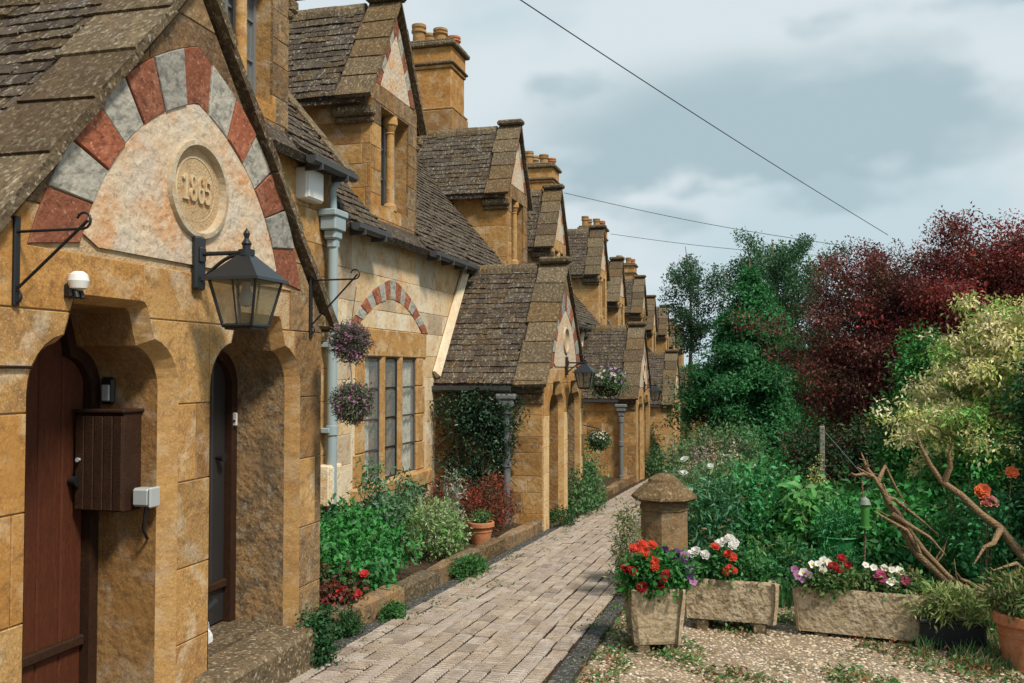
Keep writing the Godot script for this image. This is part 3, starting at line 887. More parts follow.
	# lead flashing up the wall beside the porch roof
	if k > 0:
		var fx := MB.new()
		var p0 := V(XM + 0.02, ya - 1.47 * 1.16 + 0.08, P - 1.42); var p1 := V(XM + 0.02, ya + 0.05, P - 0.03)
		var e0 := V(0.0, 0.05, -0.06)
		fx.hexa([p0, p1, p1 + e0 * 2.0, p0 + e0 * 2.0, p0 + V(0.075, 0.03, -0.02), p1 + V(0.075, 0.03, -0.02), p1 + V(0.03, 0, 0) + e0 * 2.0, p0 + V(0.03, 0, 0) + e0 * 2.0])
		put(fx, "flashing", M.limewash, home)

func chimney(j: int) -> void:
	# on the party wall between pair j and the next
	var d: float = EDGE[j + 1]
	var top := 8.30 - 0.45 * (j - 1)
	var x := -6.38
	var names := ["", "square ochre chimney with four pots above the second dormer along", "square ochre chimney on the roofs beyond the tallest chimney", "small far ochre chimney, third along the stepped ridge", "tiny farthest ochre chimney of the row"]
	var t := thing("chimney", names[j], "chimney", V(x, top - 3.2, d), "chimneys along the terrace ridge")
	var o := t.position
	var L := func(y0, y1, wx, wd, bev): 
		var m := MB.new()
		m.box(V(0, (y0 + y1) / 2 - o.y, 0), Vector3(wx, y1 - y0, wd), bev)
		return m
	put(L.call(top - 3.2, top - 1.45, 1.08, 1.0, 0.03), "base", M.stone[4], t)
	var body: MB = L.call(top - 1.45, top - 0.6, 0.94, 0.86, 0.02)
	var sh := put(body, "shaft", M.stone[3], t)
	put(L.call(top - 1.45, top - 1.40, 1.06, 0.98, 0.015), "band", M.stone[1], t)
	put(L.call(top - 0.6, top - 0.53, 1.0, 0.92, 0.015), "band", M.stone[3], t)
	put(L.call(top - 0.53, top - 0.47, 1.08, 1.0, 0.02), "band", M.coping[1], t)
	put(L.call(top - 0.47, top - 0.16, 0.98, 0.9, 0.015), "neck", M.stone[3], t)
	put(L.call(top - 0.16, top - 0.06, 1.14, 1.06, 0.025), "cap", M.coping[2], t)
	put(L.call(top - 0.06, top, 1.04, 0.96, 0.02), "cap", M.coping[0], t)
	for q in [[-0.3, -0.22, 0.4], [0.16, -0.2, 0.28], [-0.24, 0.24, 0.36], [0.3, 0.22, 0.25]]:
		var p := MB.new()
		var h: float = q[2]
		p.lathe(V(q[0], top - o.y, q[1]), [[0.13, 0], [0.125, h * 0.55], [0.155, h * 0.6], [0.155, h * 0.72], [0.13, h * 0.76], [0.15, h * 0.85], [0.15, h], [0.11, h], [0.1, h * 0.5]], 14)
		put(p, "chimney_pot", M.clay if int(h * 100) % 2 else M.stone[1], t)

# ---------- plants
func cluster(n: int, l: float, w: float, spread: float, sd: int, flat := 0.0) -> ArrayMesh:
	# a sprig of n leaves; flat presses them towards the horizontal
	var r := RandomNumberGenerator.new()
	r.seed = sd
	var mb := MB.new()
	for i in n:
		var p := Vector3(r.randfn(), r.randfn(), r.randfn()) * spread * 0.5
		p.y *= 1.0 - flat * 0.7
		var t := (p.normalized() * 0.7 + Vector3(r.randfn(), r.randfn() * (1.0 - flat) - flat * 0.25, r.randfn()) * 0.6).normalized()
		var nn := Vector3(r.randfn() * 0.5, 1.0, r.randfn() * 0.5)
		nn = (nn - t * nn.dot(t)).normalized()
		var s := t.cross(nn)
		var k := r.randf_range(0.7, 1.2)
		var g := r.randf_range(0.65, 1.15)
		mb.tint = Color(g * r.randf_range(0.9, 1.1), g, g * r.randf_range(0.85, 1.1))
		var tip := p + t * l * k - nn * l * 0.18
		var mid := p + t * l * k * 0.45
		var A := mid + s * w * k * 0.5 + nn * w * 0.15; var B := mid - s * w * k * 0.5 + nn * w * 0.15
		var n1 := (nn - s * 0.35).normalized(); var n2 := (nn + s * 0.35).normalized()
		mb.trin(p, A, tip, nn, n1, nn); mb.trin(p, B, tip, nn, n2, nn)
	return mb.mesh()
func shade(r: RandomNumberGenerator, pal: Array, vary := 0.25) -> Color:
	var a: Color = pal[r.randi() % pal.size()]
	var g := (1.0 + r.randf_range(-vary, vary)) * lerpf(1.65, 1.0, clampf(a.g * 2.2, 0, 1))
	return Color(a.r * g, a.g * g, a.b * g)
func spin(r: RandomNumberGenerator, up: Vector3, k: float) -> Basis:
	var q := Quaternion(Vector3.UP, up.normalized()) if up.normalized().y > -0.98 else Quaternion(Vector3.RIGHT, PI)
	return (Basis(q) * Basis(Vector3.UP, r.randf() * TAU)).scaled(Vector3.ONE * k)
func foliage(parent: Node3D, lobes: Array, count: int, mesh: Mesh, mat: Material, pal: Array, size: Array, sd: int, gap := 0.0, called := "foliage", up := 0.5) -> void:
	# lobes: [centre, radii]; leaf sprigs through each lobe, denser to its skin
	var r := RandomNumberGenerator.new()
	r.seed = sd
	var f := FastNoiseLite.new()
	f.seed = sd; f.frequency = 1.0
	var total := 0.0
	for l in lobes: total += pow(l[1].x * l[1].y * l[1].z, 0.7)
	var at := []; var cols := []
	for l in lobes:
		var rad: Vector3 = l[1]
		var m := int(count * pow(rad.x * rad.y * rad.z, 0.7) / total)
		var size_l := (rad.x + rad.y + rad.z) / 3.0
		for i in m:
			var dir := Vector3(r.randfn(), r.randfn(), r.randfn()).normalized()
			var bump := 1.0 + 0.45 * f.get_noise_3dv(dir * 2.2 + l[0] * 3.0)
			var p: Vector3 = l[0] + dir * rad * pow(r.randf(), 0.4) * bump
			if f.get_noise_3dv(p * 1.6 / size_l) < gap - 0.5: continue
			at.append(Transform3D(spin(r, dir * (1.0 - up) + Vector3.UP * up + Vector3(r.randfn(), r.randfn(), r.randfn()) * 0.35, r.randf_range(size[0], size[1])), p))
			cols.append(shade(r, pal))
	many(mesh, at, cols, called, mat, parent).set_meta("kind", "stuff")
func stems(parent: Node3D, n: int, reach: Vector3, rad: float, sd: int, mat: Material = null) -> void:
	var r := RandomNumberGenerator.new()
	r.seed = sd
	var mb := MB.new()
	for i in n:
		var dir := Vector3(r.randfn(), 0, r.randfn()).normalized() * sqrt(r.randf())
		var top := Vector3(dir.x * reach.x, reach.y * r.randf_range(0.6, 1.0), dir.z * reach.z)
		var mid := top * 0.5 + Vector3(r.randfn(), 0, r.randfn()) * 0.04
		mb.tube([Vector3(dir.x * reach.x * 0.2, -0.05, dir.z * reach.z * 0.2), mid, top], [rad, rad * 0.75, rad * 0.35], 5)
	put(mb, "stems", mat if mat else M.bark, parent)
func bush(called: String, label: String, category: String, at: Vector3, lobes: Array, count: int, mesh: Mesh, mat: Material, pal: Array, size: Array, sd: int, gap := 0.0, group := "", up := 0.5) -> Node3D:
	var t := thing(called, label, category, at, group)
	var reach := Vector3(0.1, 0.1, 0.1)
	for l in lobes: reach = reach.max(Vector3(absf(l[0].x) + l[1].x * 0.5, l[0].y + l[1].y * 0.4, absf(l[0].z) + l[1].z * 0.5))
	stems(t, 7, reach, clampf(reach.y * 0.012, 0.004, 0.03), sd + 1)
	foliage(t, lobes, count, mesh, mat, pal, size, sd, gap, "foliage", up)
	if category == "shrub" and mix_mesh:
		# suckers and seedlings of other kinds push through
		var p2 := [Color(0.1, 0.22, 0.06), Color(0.14, 0.24, 0.09), Color(0.06, 0.16, 0.07), Color(0.2, 0.17, 0.08)]
		foliage(t, lobes, count / 4, mix_mesh, mat, p2, [0.8, 1.6], sd + 50, 0.42, "suckers", 0.8)
	return t
var mix_mesh: Mesh = null
func tree(called: String, label: String, at: Vector3, h: float, trunk: float, prof: Callable, limbs: int, per: int, mesh: Mesh, mat: Material, pal: Array, size: Array, droop: float, sd: int, clear := 0.12, lean := Vector3.ZERO, fan := 0.33, inner := [], thin := 0.6) -> Node3D:
	# limbs leave the trunk at all heights; prof(0..1) is the crown's radius at that height
	var t := thing(called, label, "tree", at)
	var r := RandomNumberGenerator.new()
	r.seed = sd
	var wood := MB.new()
	var spine := []
	var rr := []
	for i in 9:
		var q := i / 8.0
		spine.append(Vector3(sin(q * 4.0 + sd) * 0.03 * h * q, h * q * 0.97 - (0.25 if i == 0 else 0.0), cos(q * 3.0 + sd) * 0.03 * h * q) + lean * q * q)
		rr.append(lerpf(trunk, trunk * 0.08, pow(q, 0.8)))
	wood.tube(spine, rr, 10)
	var ats := []; var cols := []
	for i in limbs:
		var q := clear + (1.0 - clear) * pow((i + r.randf()) / limbs, 0.9)
		var f := clampf(q * 8.0 * 0.93, 0, 7.99)
		var p0: Vector3 = spine[int(f)].lerp(spine[int(f) + 1], f - int(f))
		var az := i * 2.39996 + r.randf_range(-0.5, 0.5)
		var dir := Vector3(cos(az), 0, sin(az))
		var len_: float = prof.call(q) * r.randf_range(0.7, 1.12) * (1.3 if r.randf() < 0.2 and q < 0.6 else 1.0)
		if len_ < 0.1: continue
		var rise := r.randf_range(0.15, 0.5) * (0.4 + q)
		var path := []
		var rad := []
		for s in 6:
			var e := s / 5.0
			path.append(p0 + dir * len_ * e + Vector3.UP * len_ * (rise * e - droop * e * e) + Vector3(r.randfn(), r.randfn(), r.randfn()) * 0.035 * len_ * e)
			rad.append(maxf(trunk * 0.32 * (1.0 - q * 0.6) * (1.0 - e * 0.85), 0.006))
		wood.tube(path, rad, 5, false)
		var m := int(per * clampf(len_ / 1.2, 0.35, 2.4) * (1.3 - thin * q))
		# leaves sit in flattened sprays along the bough, with air between them
		var pads := 5
		for k in pads:
			var e := lerpf(0.28, 1.0, (k + r.randf()) / pads)
			var g := e * 4.999
			var mid: Vector3 = path[int(g)].lerp(path[int(g) + 1], g - int(g)) + Vector3(r.randfn(), r.randfn() * 0.6, r.randfn()) * len_ * 0.08
			var spread := len_ * fan * r.randf_range(0.6, 1.25) + 0.05
			var kind: Array = inner if not inner.is_empty() and r.randf() < 0.22 else pal
			for s in int(m / float(pads) * r.randf_range(0.6, 1.4)):
				var off := Vector3(r.randfn(), 0, r.randfn()) * spread * 0.55
				var p := mid + off + Vector3.UP * (r.randfn() * spread * 0.2 - droop * off.length() * 0.7)
				ats.append(Transform3D(spin(r, Vector3.UP + dir * (0.3 + droop) + Vector3(r.randfn(), r.randfn(), r.randfn()) * 0.3, r.randf_range(size[0], size[1])), p))
				cols.append(shade(r, kind, 0.28))
	put(wood, "trunk", M.bark, t)
	many(mesh, ats, cols, "crown", mat, t).set_meta("kind", "stuff")
	return t
func bloom(petals: int, rad: float, cup: float, heart: Color, sd: int, layers := 1) -> ArrayMesh:
	# a flower facing +y; white petals take the tint of the material
	var r := RandomNumberGenerator.new()
	r.seed = sd
	var mb := MB.new()
	for la in layers:
		var R := rad * (1.0 - 0.25 * la)
		for i in petals:
			var a := TAU * (i + 0.5 * la) / petals + r.randf_range(-0.1, 0.1)
			var w := TAU / petals * 0.62
			var g := r.randf_range(0.75, 1.0)
			mb.tint = Color(g, g, g)
			var o := Vector3(0, 0.004 * la, 0)
			var A := o + Vector3(cos(a - w) * R * 0.8, R * (cup + 0.2 * la), sin(a - w) * R * 0.8)
			var B := o + Vector3(cos(a), 0, sin(a)) * R + Vector3.UP * R * (cup * 0.7 + 0.25 * la)
			var D := o + Vector3(cos(a + w) * R * 0.8, R * (cup + 0.2 * la), sin(a + w) * R * 0.8)
			mb.quad(o, A, B, D, Vector3.UP)
	mb.tint = heart
	for i in 6:
		var a := TAU * i / 6; var b := TAU * (i + 1) / 6
		mb.tri(Vector3(0, 0.012, 0), Vector3(cos(a), 0.0, sin(a)) * rad * 0.25 + Vector3.UP * 0.006, Vector3(cos(b), 0.0, sin(b)) * rad * 0.25 + Vector3.UP * 0.006, Vector3.UP)
	return mb.mesh()
func petal_mat(c: Color) -> StandardMaterial3D:
	var m := leafy(0.7, 0.3)
	m.albedo_color = lin(c.r, c.g, c.b)
	m.backlight = lin(c.r * 0.2, c.g * 0.2, c.b * 0.2)
	return m
func flowers(parent: Node3D, spots: Array, mesh: Mesh, mat: Material, sd: int, face := Vector3(0.1, 0.7, 0.8)) -> void:
	var r := RandomNumberGenerator.new()
	r.seed = sd
	for p in spots:
		put(mesh, "flower", mat, parent, Transform3D(spin(r, face + Vector3(r.randfn(), r.randfn(), r.randfn()) * 0.25, r.randf_range(0.85, 1.2)), p))

# ---------- furniture of the street
func lantern(P: float, oy: float, label: String) -> void:
	var t := thing("wall_lantern", label, "lantern", V(XF, 2.15 + oy, P), "black lanterns over the porch doors")
	var mb := MB.new()
	mb.box(Vector3(0.02, 0, 0), Vector3(0.035, 0.27, 0.085), 0.012)
	mb.box(Vector3(0.04, 0.04, 0), Vector3(0.02, 0.08, 0.05), 0.008)
	put(mb, "wall_plate", M.lampiron, t)
	var arm := MB.new()
	arm.tube([Vector3(0.03, 0.045, 0), Vector3(0.3, 0.045, 0)], [0.011, 0.011], 10)
	var br := []
	for i in 9:
		var q := i / 8.0
		br.append(Vector3(0.035 + 0.21 * q, -0.09 + 0.125 * sin(q * PI / 2), 0))
	arm.tube(br, [0.009, 0.009, 0.009, 0.009, 0.009, 0.009, 0.009, 0.009, 0.009], 8)
	put(arm, "arm", M.lampiron, t)
	var cx := 0.285
	var sq := func(h, y): return [Vector3(cx - h * 0.8, y, -h * 0.8), Vector3(cx + h * 0.8, y, -h * 0.8), Vector3(cx + h * 0.8, y, h * 0.8), Vector3(cx - h * 0.8, y, h * 0.8)]
	var roof := MB.new()
	roof.hexa(sq.call(0.19, -0.10) + sq.call(0.185, -0.085))
	roof.hexa(sq.call(0.178, -0.085) + sq.call(0.04, 0.03))
	roof.lathe(Vector3(cx, 0.028, 0), [[0.04, 0], [0.04, 0.03], [0.02, 0.035], [0.02, 0.05], [0.026, 0.06], [0.02, 0.07], [0.01, 0.085], [0.017, 0.11], [0.0, 0.14]], 10)
	put(roof, "lantern_roof", M.lampiron, t)
	var top: Array = sq.call(0.155, -0.10); var bot: Array = sq.call(0.098, -0.315)
	var fr := MB.new()
	for i in 4:
		fr.tube([bot[i], top[i]], [0.009, 0.009], 4)
		fr.tube([bot[i], bot[(i + 1) % 4]], [0.01, 0.01], 4)
	for i in 4:
		var m0: Vector3 = (bot[i] + bot[(i + 1) % 4]) / 2; var m1: Vector3 = (top[i] + top[(i + 1) % 4]) / 2
		if i % 2 == 0: fr.tube([m0, m1], [0.005, 0.005], 4)
	fr.box(Vector3(cx, -0.325, 0), Vector3(0.15, 0.02, 0.15), 0.006)
	put(fr, "lantern_frame", M.lampiron, t)
	for i in 4:
		var g := MB.new()
		var inw = (Vector3(cx, -0.2, 0) - (bot[i] + bot[(i + 1) % 4]) / 2.0); inw.y = 0; inw = inw.normalized() * 0.004
		var a: Vector3 = bot[i] + inw; var b: Vector3 = bot[(i + 1) % 4] + inw; var c2: Vector3 = top[(i + 1) % 4] + inw; var d2: Vector3 = top[i] + inw
		g.quad(a, b, c2, d2, -inw)
		put(g, "pane", M.lampglass, t)
	var bulb := MB.new()
	bulb.lathe(Vector3(cx, -0.13, 0), [[0.02, 0.03], [0.02, 0], [0.03, -0.03], [0.036, -0.06], [0.025, -0.085], [0, -0.095]], 10)
	put(bulb, "bulb", M.white, t)
func bracket(at: Vector3, reach: float, h: float, label: String) -> void:
	var t := thing("hanging_bracket", label, "bracket", at)
	var mb := MB.new()
	mb.box(Vector3(0.008, -h / 2, 0), Vector3(0.016, h, 0.03), 0.004)
	put(mb, "back_plate", M.iron, t)
	var a := MB.new()
	var tip := []
	var rad := []
	tip.append(Vector3(0.01, -0.06, 0)); rad.append(0.006)
	tip.append(Vector3(reach * 0.85, -0.06, 0)); rad.append(0.006)
	for i in 9:
		var q := i / 8.0 * TAU * 0.7
		tip.append(Vector3(reach * 0.85 + 0.03 * sin(q), -0.06 + 0.03 * (1 - cos(q)) , 0)); rad.append(0.005)
	a.tube(tip, rad, 6)
	put(a, "arm", M.iron, t)
	var b := MB.new()
	var st := [Vector3(0.01, -h * 0.82, 0), Vector3(reach * 0.9, -0.03, 0)]
	b.tube(st, [0.006, 0.006], 6)
	var sc := []
	var sr := []
	for i in 9:
		var q := i / 8.0 * TAU * 0.75
		sc.append(Vector3(0.01 + 0.025 * sin(q), -h * 0.82 - 0.025 * (1 - cos(q)), 0)); sr.append(0.005)
	b.tube(sc, sr, 6)
	put(b, "stay", M.iron, t)
func ball_basket(at: Vector3, rad: float, label: String, sd: int, above: Vector3) -> void:
	var t := thing("hanging_ball", label, "hanging plant", at, "heather balls on the porch bracket")
	var str_ := MB.new()
	str_.tube([Vector3(0, rad * 0.5, 0), above - at], [0.002, 0.002], 4)
	put(str_, "string", M.iron, t)
	var core := MB.new()
	core.lathe(Vector3.ZERO, [[0, -rad * 0.55], [rad * 0.4, -rad * 0.4], [rad * 0.55, 0], [rad * 0.4, rad * 0.4], [0, rad * 0.55]], 12)
	put(core, "core", M.soil, t)
	foliage(t, [[Vector3.ZERO, Vector3.ONE * rad * 0.86]], 420, cluster(8, 0.03, 0.007, 0.03, sd), M.softleaf, [Color(0.1, 0.13, 0.085), Color(0.085, 0.1, 0.075), Color(0.15, 0.17, 0.13)], [0.8, 1.2], sd, 0.0, "foliage", 0.0)
	foliage(t, [[Vector3.ZERO, Vector3.ONE * rad * 0.95]], 260, cluster(6, 0.022, 0.009, 0.022, sd + 1), M.petal, [Color(0.16, 0.07, 0.13), Color(0.2, 0.1, 0.17), Color(0.11, 0.05, 0.09)], [0.8, 1.2], sd + 2, 0.0, "blossom", 0.0)
func pot(called: String, label: String, at: Vector3, r0: float, r1: float, h: float) -> Node3D:
	var t := thing(called, label, "flowerpot", at)
	var mb := MB.new()
	mb.lathe(Vector3.ZERO, [[0.0, 0.0], [r0, 0.0], [r0 * 1.02, 0.02], [lerpf(r0, r1, 0.8), h * 0.78], [r1 * 1.04, h * 0.79], [r1 * 1.1, h * 0.82], [r1 * 1.1, h * 0.97], [r1 * 1.06, h], [r1 * 0.93, h], [r1 * 0.9, h * 0.9]], 28)
	put(mb, "pot", M.clay, t)
	var band := MB.new()
	band.lathe(Vector3.ZERO, [[lerpf(r0, r1, 0.6) * 1.0, h * 0.6], [lerpf(r0, r1, 0.6) * 1.05, h * 0.61], [lerpf(r0, r1, 0.65) * 1.05, h * 0.64], [lerpf(r0, r1, 0.65), h * 0.65]], 28)
	put(band, "moulding", M.clay, t)
	var s := MB.new()
	s.lathe(Vector3.ZERO, [[r1 * 0.92, h * 0.9], [0, h * 0.92]], 20)
	put(s, "soil", M.soil, t)
	return t
func trough(label: String, at: Vector3, size: Vector3, turn: float, taper: float, feet: float) -> Node3D:
	# rough concrete trough on two blocks, filled with soil
	var t := thing("stone_trough", label, "planter", at, "weathered troughs beside the path")
	t.rotation.y = turn
	var h := size / 2.0
	var mb := MB.new()
	var r := RandomNumberGenerator.new()
	r.seed = int(size.x * 1000)
	var wall := 0.055
	var ring := func(f, y, jit):
		var p := []
		for s in [[-1, -1], [1, -1], [1, 1], [-1, 1]]:
			for e in [0, 1]:
				var c := 0.025
				var q := Vector3(s[0] * (h.x * f), y, s[1] * (h.z * f))
				if (e == 0) == (s[0] * s[1] > 0): q.x -= s[0] * c
				else: q.z -= s[1] * c
				p.append(q + Vector3(r.randfn(), r.randfn() * 0.5, r.randfn()) * jit)
		return p
	var rings := [ring.call(taper * 0.98, feet, 0.002), ring.call(taper, feet + 0.02, 0.003), ring.call(lerpf(taper, 1.0, 0.55), feet + size.y * 0.5, 0.004), ring.call(1.0, feet + size.y - 0.015, 0.003), ring.call(0.985, feet + size.y, 0.002)]
	var inn := []
	for q in rings[4]: inn.append(Vector3(q.x * (1.0 - wall / h.x), q.y - 0.002, q.z * (1.0 - wall / h.z)))
	rings.append(inn)
	var low := []
	for q in inn: low.append(q * Vector3(0.97, 1, 0.97) - Vector3(0, 0.07, 0))
	rings.append(low)
	for i in rings.size() - 1:
		for j in 8:
			var a: Vector3 = rings[i][j]; var b: Vector3 = rings[i][(j + 1) % 8]; var c: Vector3 = rings[i + 1][(j + 1) % 8]; var d: Vector3 = rings[i + 1][j]
			var m := (a + b + c + d) / 4.0
			mb.quad(a, b, c, d, Vector3.UP if i == 4 else (-Vector3(m.x, 0, m.z) if i > 4 else Vector3(m.x / h.x, 0, m.z / h.z)))
	for j in range(1, 7): mb.tri(rings[0][0], rings[0][j], rings[0][j + 1], Vector3.DOWN)
	put(mb, "basin", M.trough, t)
	var so := MB.new()
	so.box(Vector3(0, feet + size.y - 0.07, 0), Vector3(size.x - wall * 1.6, 0.06, size.z - wall * 1.6), 0.01)
	put(so, "soil", M.soil, t)
	for s in [-1.0, 1.0]:
		var f := MB.new()
		f.box(Vector3(s * h.x * 0.62 * taper, feet / 2 - 0.02, 0), Vector3(0.09, feet + 0.04, size.z * 0.8 * taper), 0.01)
		put(f, "foot", M.coping[2], t)
	return t

# ---------- the scene
func make_sky() -> void:
	var w := 1536; var h := 768
	var f := FastNoiseLite.new()
	f.seed = 12; f.frequency = 1.5; f.fractal_octaves = 6; f.fractal_gain = 0.52
	var data := PackedFloat32Array()
	data.resize(w * h * 3)
	for y in h:
		var el := PI * (0.5 - (y + 0.5) / h)
		for x in w:
			var az := wrapf(TAU * (x + 0.5) / w, -PI, PI)   # the panorama's first column looks down the street
			if el < -0.2:
				var j := (y * w + x) * 3
				data[j] = 0.2; data[j + 1] = 0.2; data[j + 2] = 0.17
				continue
			var dir := Vector3(cos(el) * sin(az), sin(el), -cos(el) * cos(az))
			var q := dir * Vector3(1, 2.6, 1)
			var n := f.get_noise_3dv(q) * 0.5 + 0.5
			var n2 := f.get_noise_3dv(q * 2.3 + Vector3(7, 3, 1)) * 0.5 + 0.5
			var n3 := f.get_noise_3dv(q * 5.0 + Vector3(1, 9, 4))
			var c := Color(0.43, 0.53, 0.57).lerp(Color(0.53, 0.595, 0.625), smoothstep(0.4, 0.62, n))
			# a low bank of cloud over the gardens, flat below and heaped above
			var ca := rad_to_deg(az) - 0.5 + n3 * 5.0; var ce := rad_to_deg(el) - 13.0 + n3 * 3.0
			var bank := clampf(1.0 - Vector2(ca / 19.0, ce / (3.2 if ce < 0.0 else 7.0 + 3.0 * n3)).length(), 0.0, 1.0)
			c = c.lerp(Color(0.3, 0.4, 0.44), maxf(smoothstep(0.54, 0.7, n2) * 0.7, smoothstep(0.0, 0.5, bank) * 0.9))
			if dir.y < 0.0: c = c.lerp(Color(0.2, 0.2, 0.17), smoothstep(0.0, -0.15, dir.y))
			var i := (y * w + x) * 3
			data[i] = c.r; data[i + 1] = c.g; data[i + 2] = c.b
	var im := Image.create_from_data(w, h, false, Image.FORMAT_RGBF, data.to_byte_array())
	var pm := PanoramaSkyMaterial.new()
	pm.panorama = ImageTexture.create_from_image(im)
	pm.energy_multiplier = SKY_ENERGY
	var sky := Sky.new()
	sky.sky_material = pm
	var env := Environment.new()
	env.background_mode = Environment.BG_SKY
	env.sky = sky
	env.tonemap_mode = Environment.TONE_MAPPER_LINEAR
	env.tonemap_exposure = EXPOSURE
	env.sdfgi_enabled = true
	env.ssao_enabled = true
	env.ssil_enabled = true
	var we := WorldEnvironment.new()
	we.name = "world_environment"
	we.environment = env
	add_child(we)
const SKY_ENERGY := 0.45
const EXPOSURE := 2.9

func _ready() -> void:
	# camera
	var cam := Camera3D.new()
	cam.name = "camera"
	add_child(cam)
	cam.position = Vector3(0, EYE, 0)
	cam.fov = rad_to_deg(2.0 * atan(341.5 / FOCAL))
	cam.rotation = Vector3(atan((HORIZON - 341.5) / FOCAL), deg_to_rad(YAW), 0)
	cam.near = 0.05
	cam.far = 900.0
	cam.current = true
	# sky and the veiled sun, high behind the camera's right shoulder
	make_sky()
	var sun := DirectionalLight3D.new()
	sun.name = "sun"
	add_child(sun)
	sun.light_color = Color(1.0, 0.95, 0.87)
	sun.light_energy = 0.5
	sun.light_angular_distance = 10.0
	sun.shadow_enabled = true
	sun.look_at_from_position(Vector3.ZERO, -Vector3(0.7, 1.1, 0.5))
	make_materials()
	setting()
	for k in 6: cottage(k)
	for j in range(1, 5): chimney(j)
	for c in get_children():
		if c.name.begins_with("cottage"): rebase(c, V(XM, G(PORCH[int(str(c.name).get_slice("_", 1)) if "_" in c.name else 0]), PORCH[int(str(c.name).get_slice("_", 1)) if "_" in c.name else 0]))
	porch_things()
	left_bed()
	garden()
	trees()
	wires()
func rebase(o: Node3D, p: Vector3) -> void:
	o.position = p
	for c in o.get_children(): c.position -= p

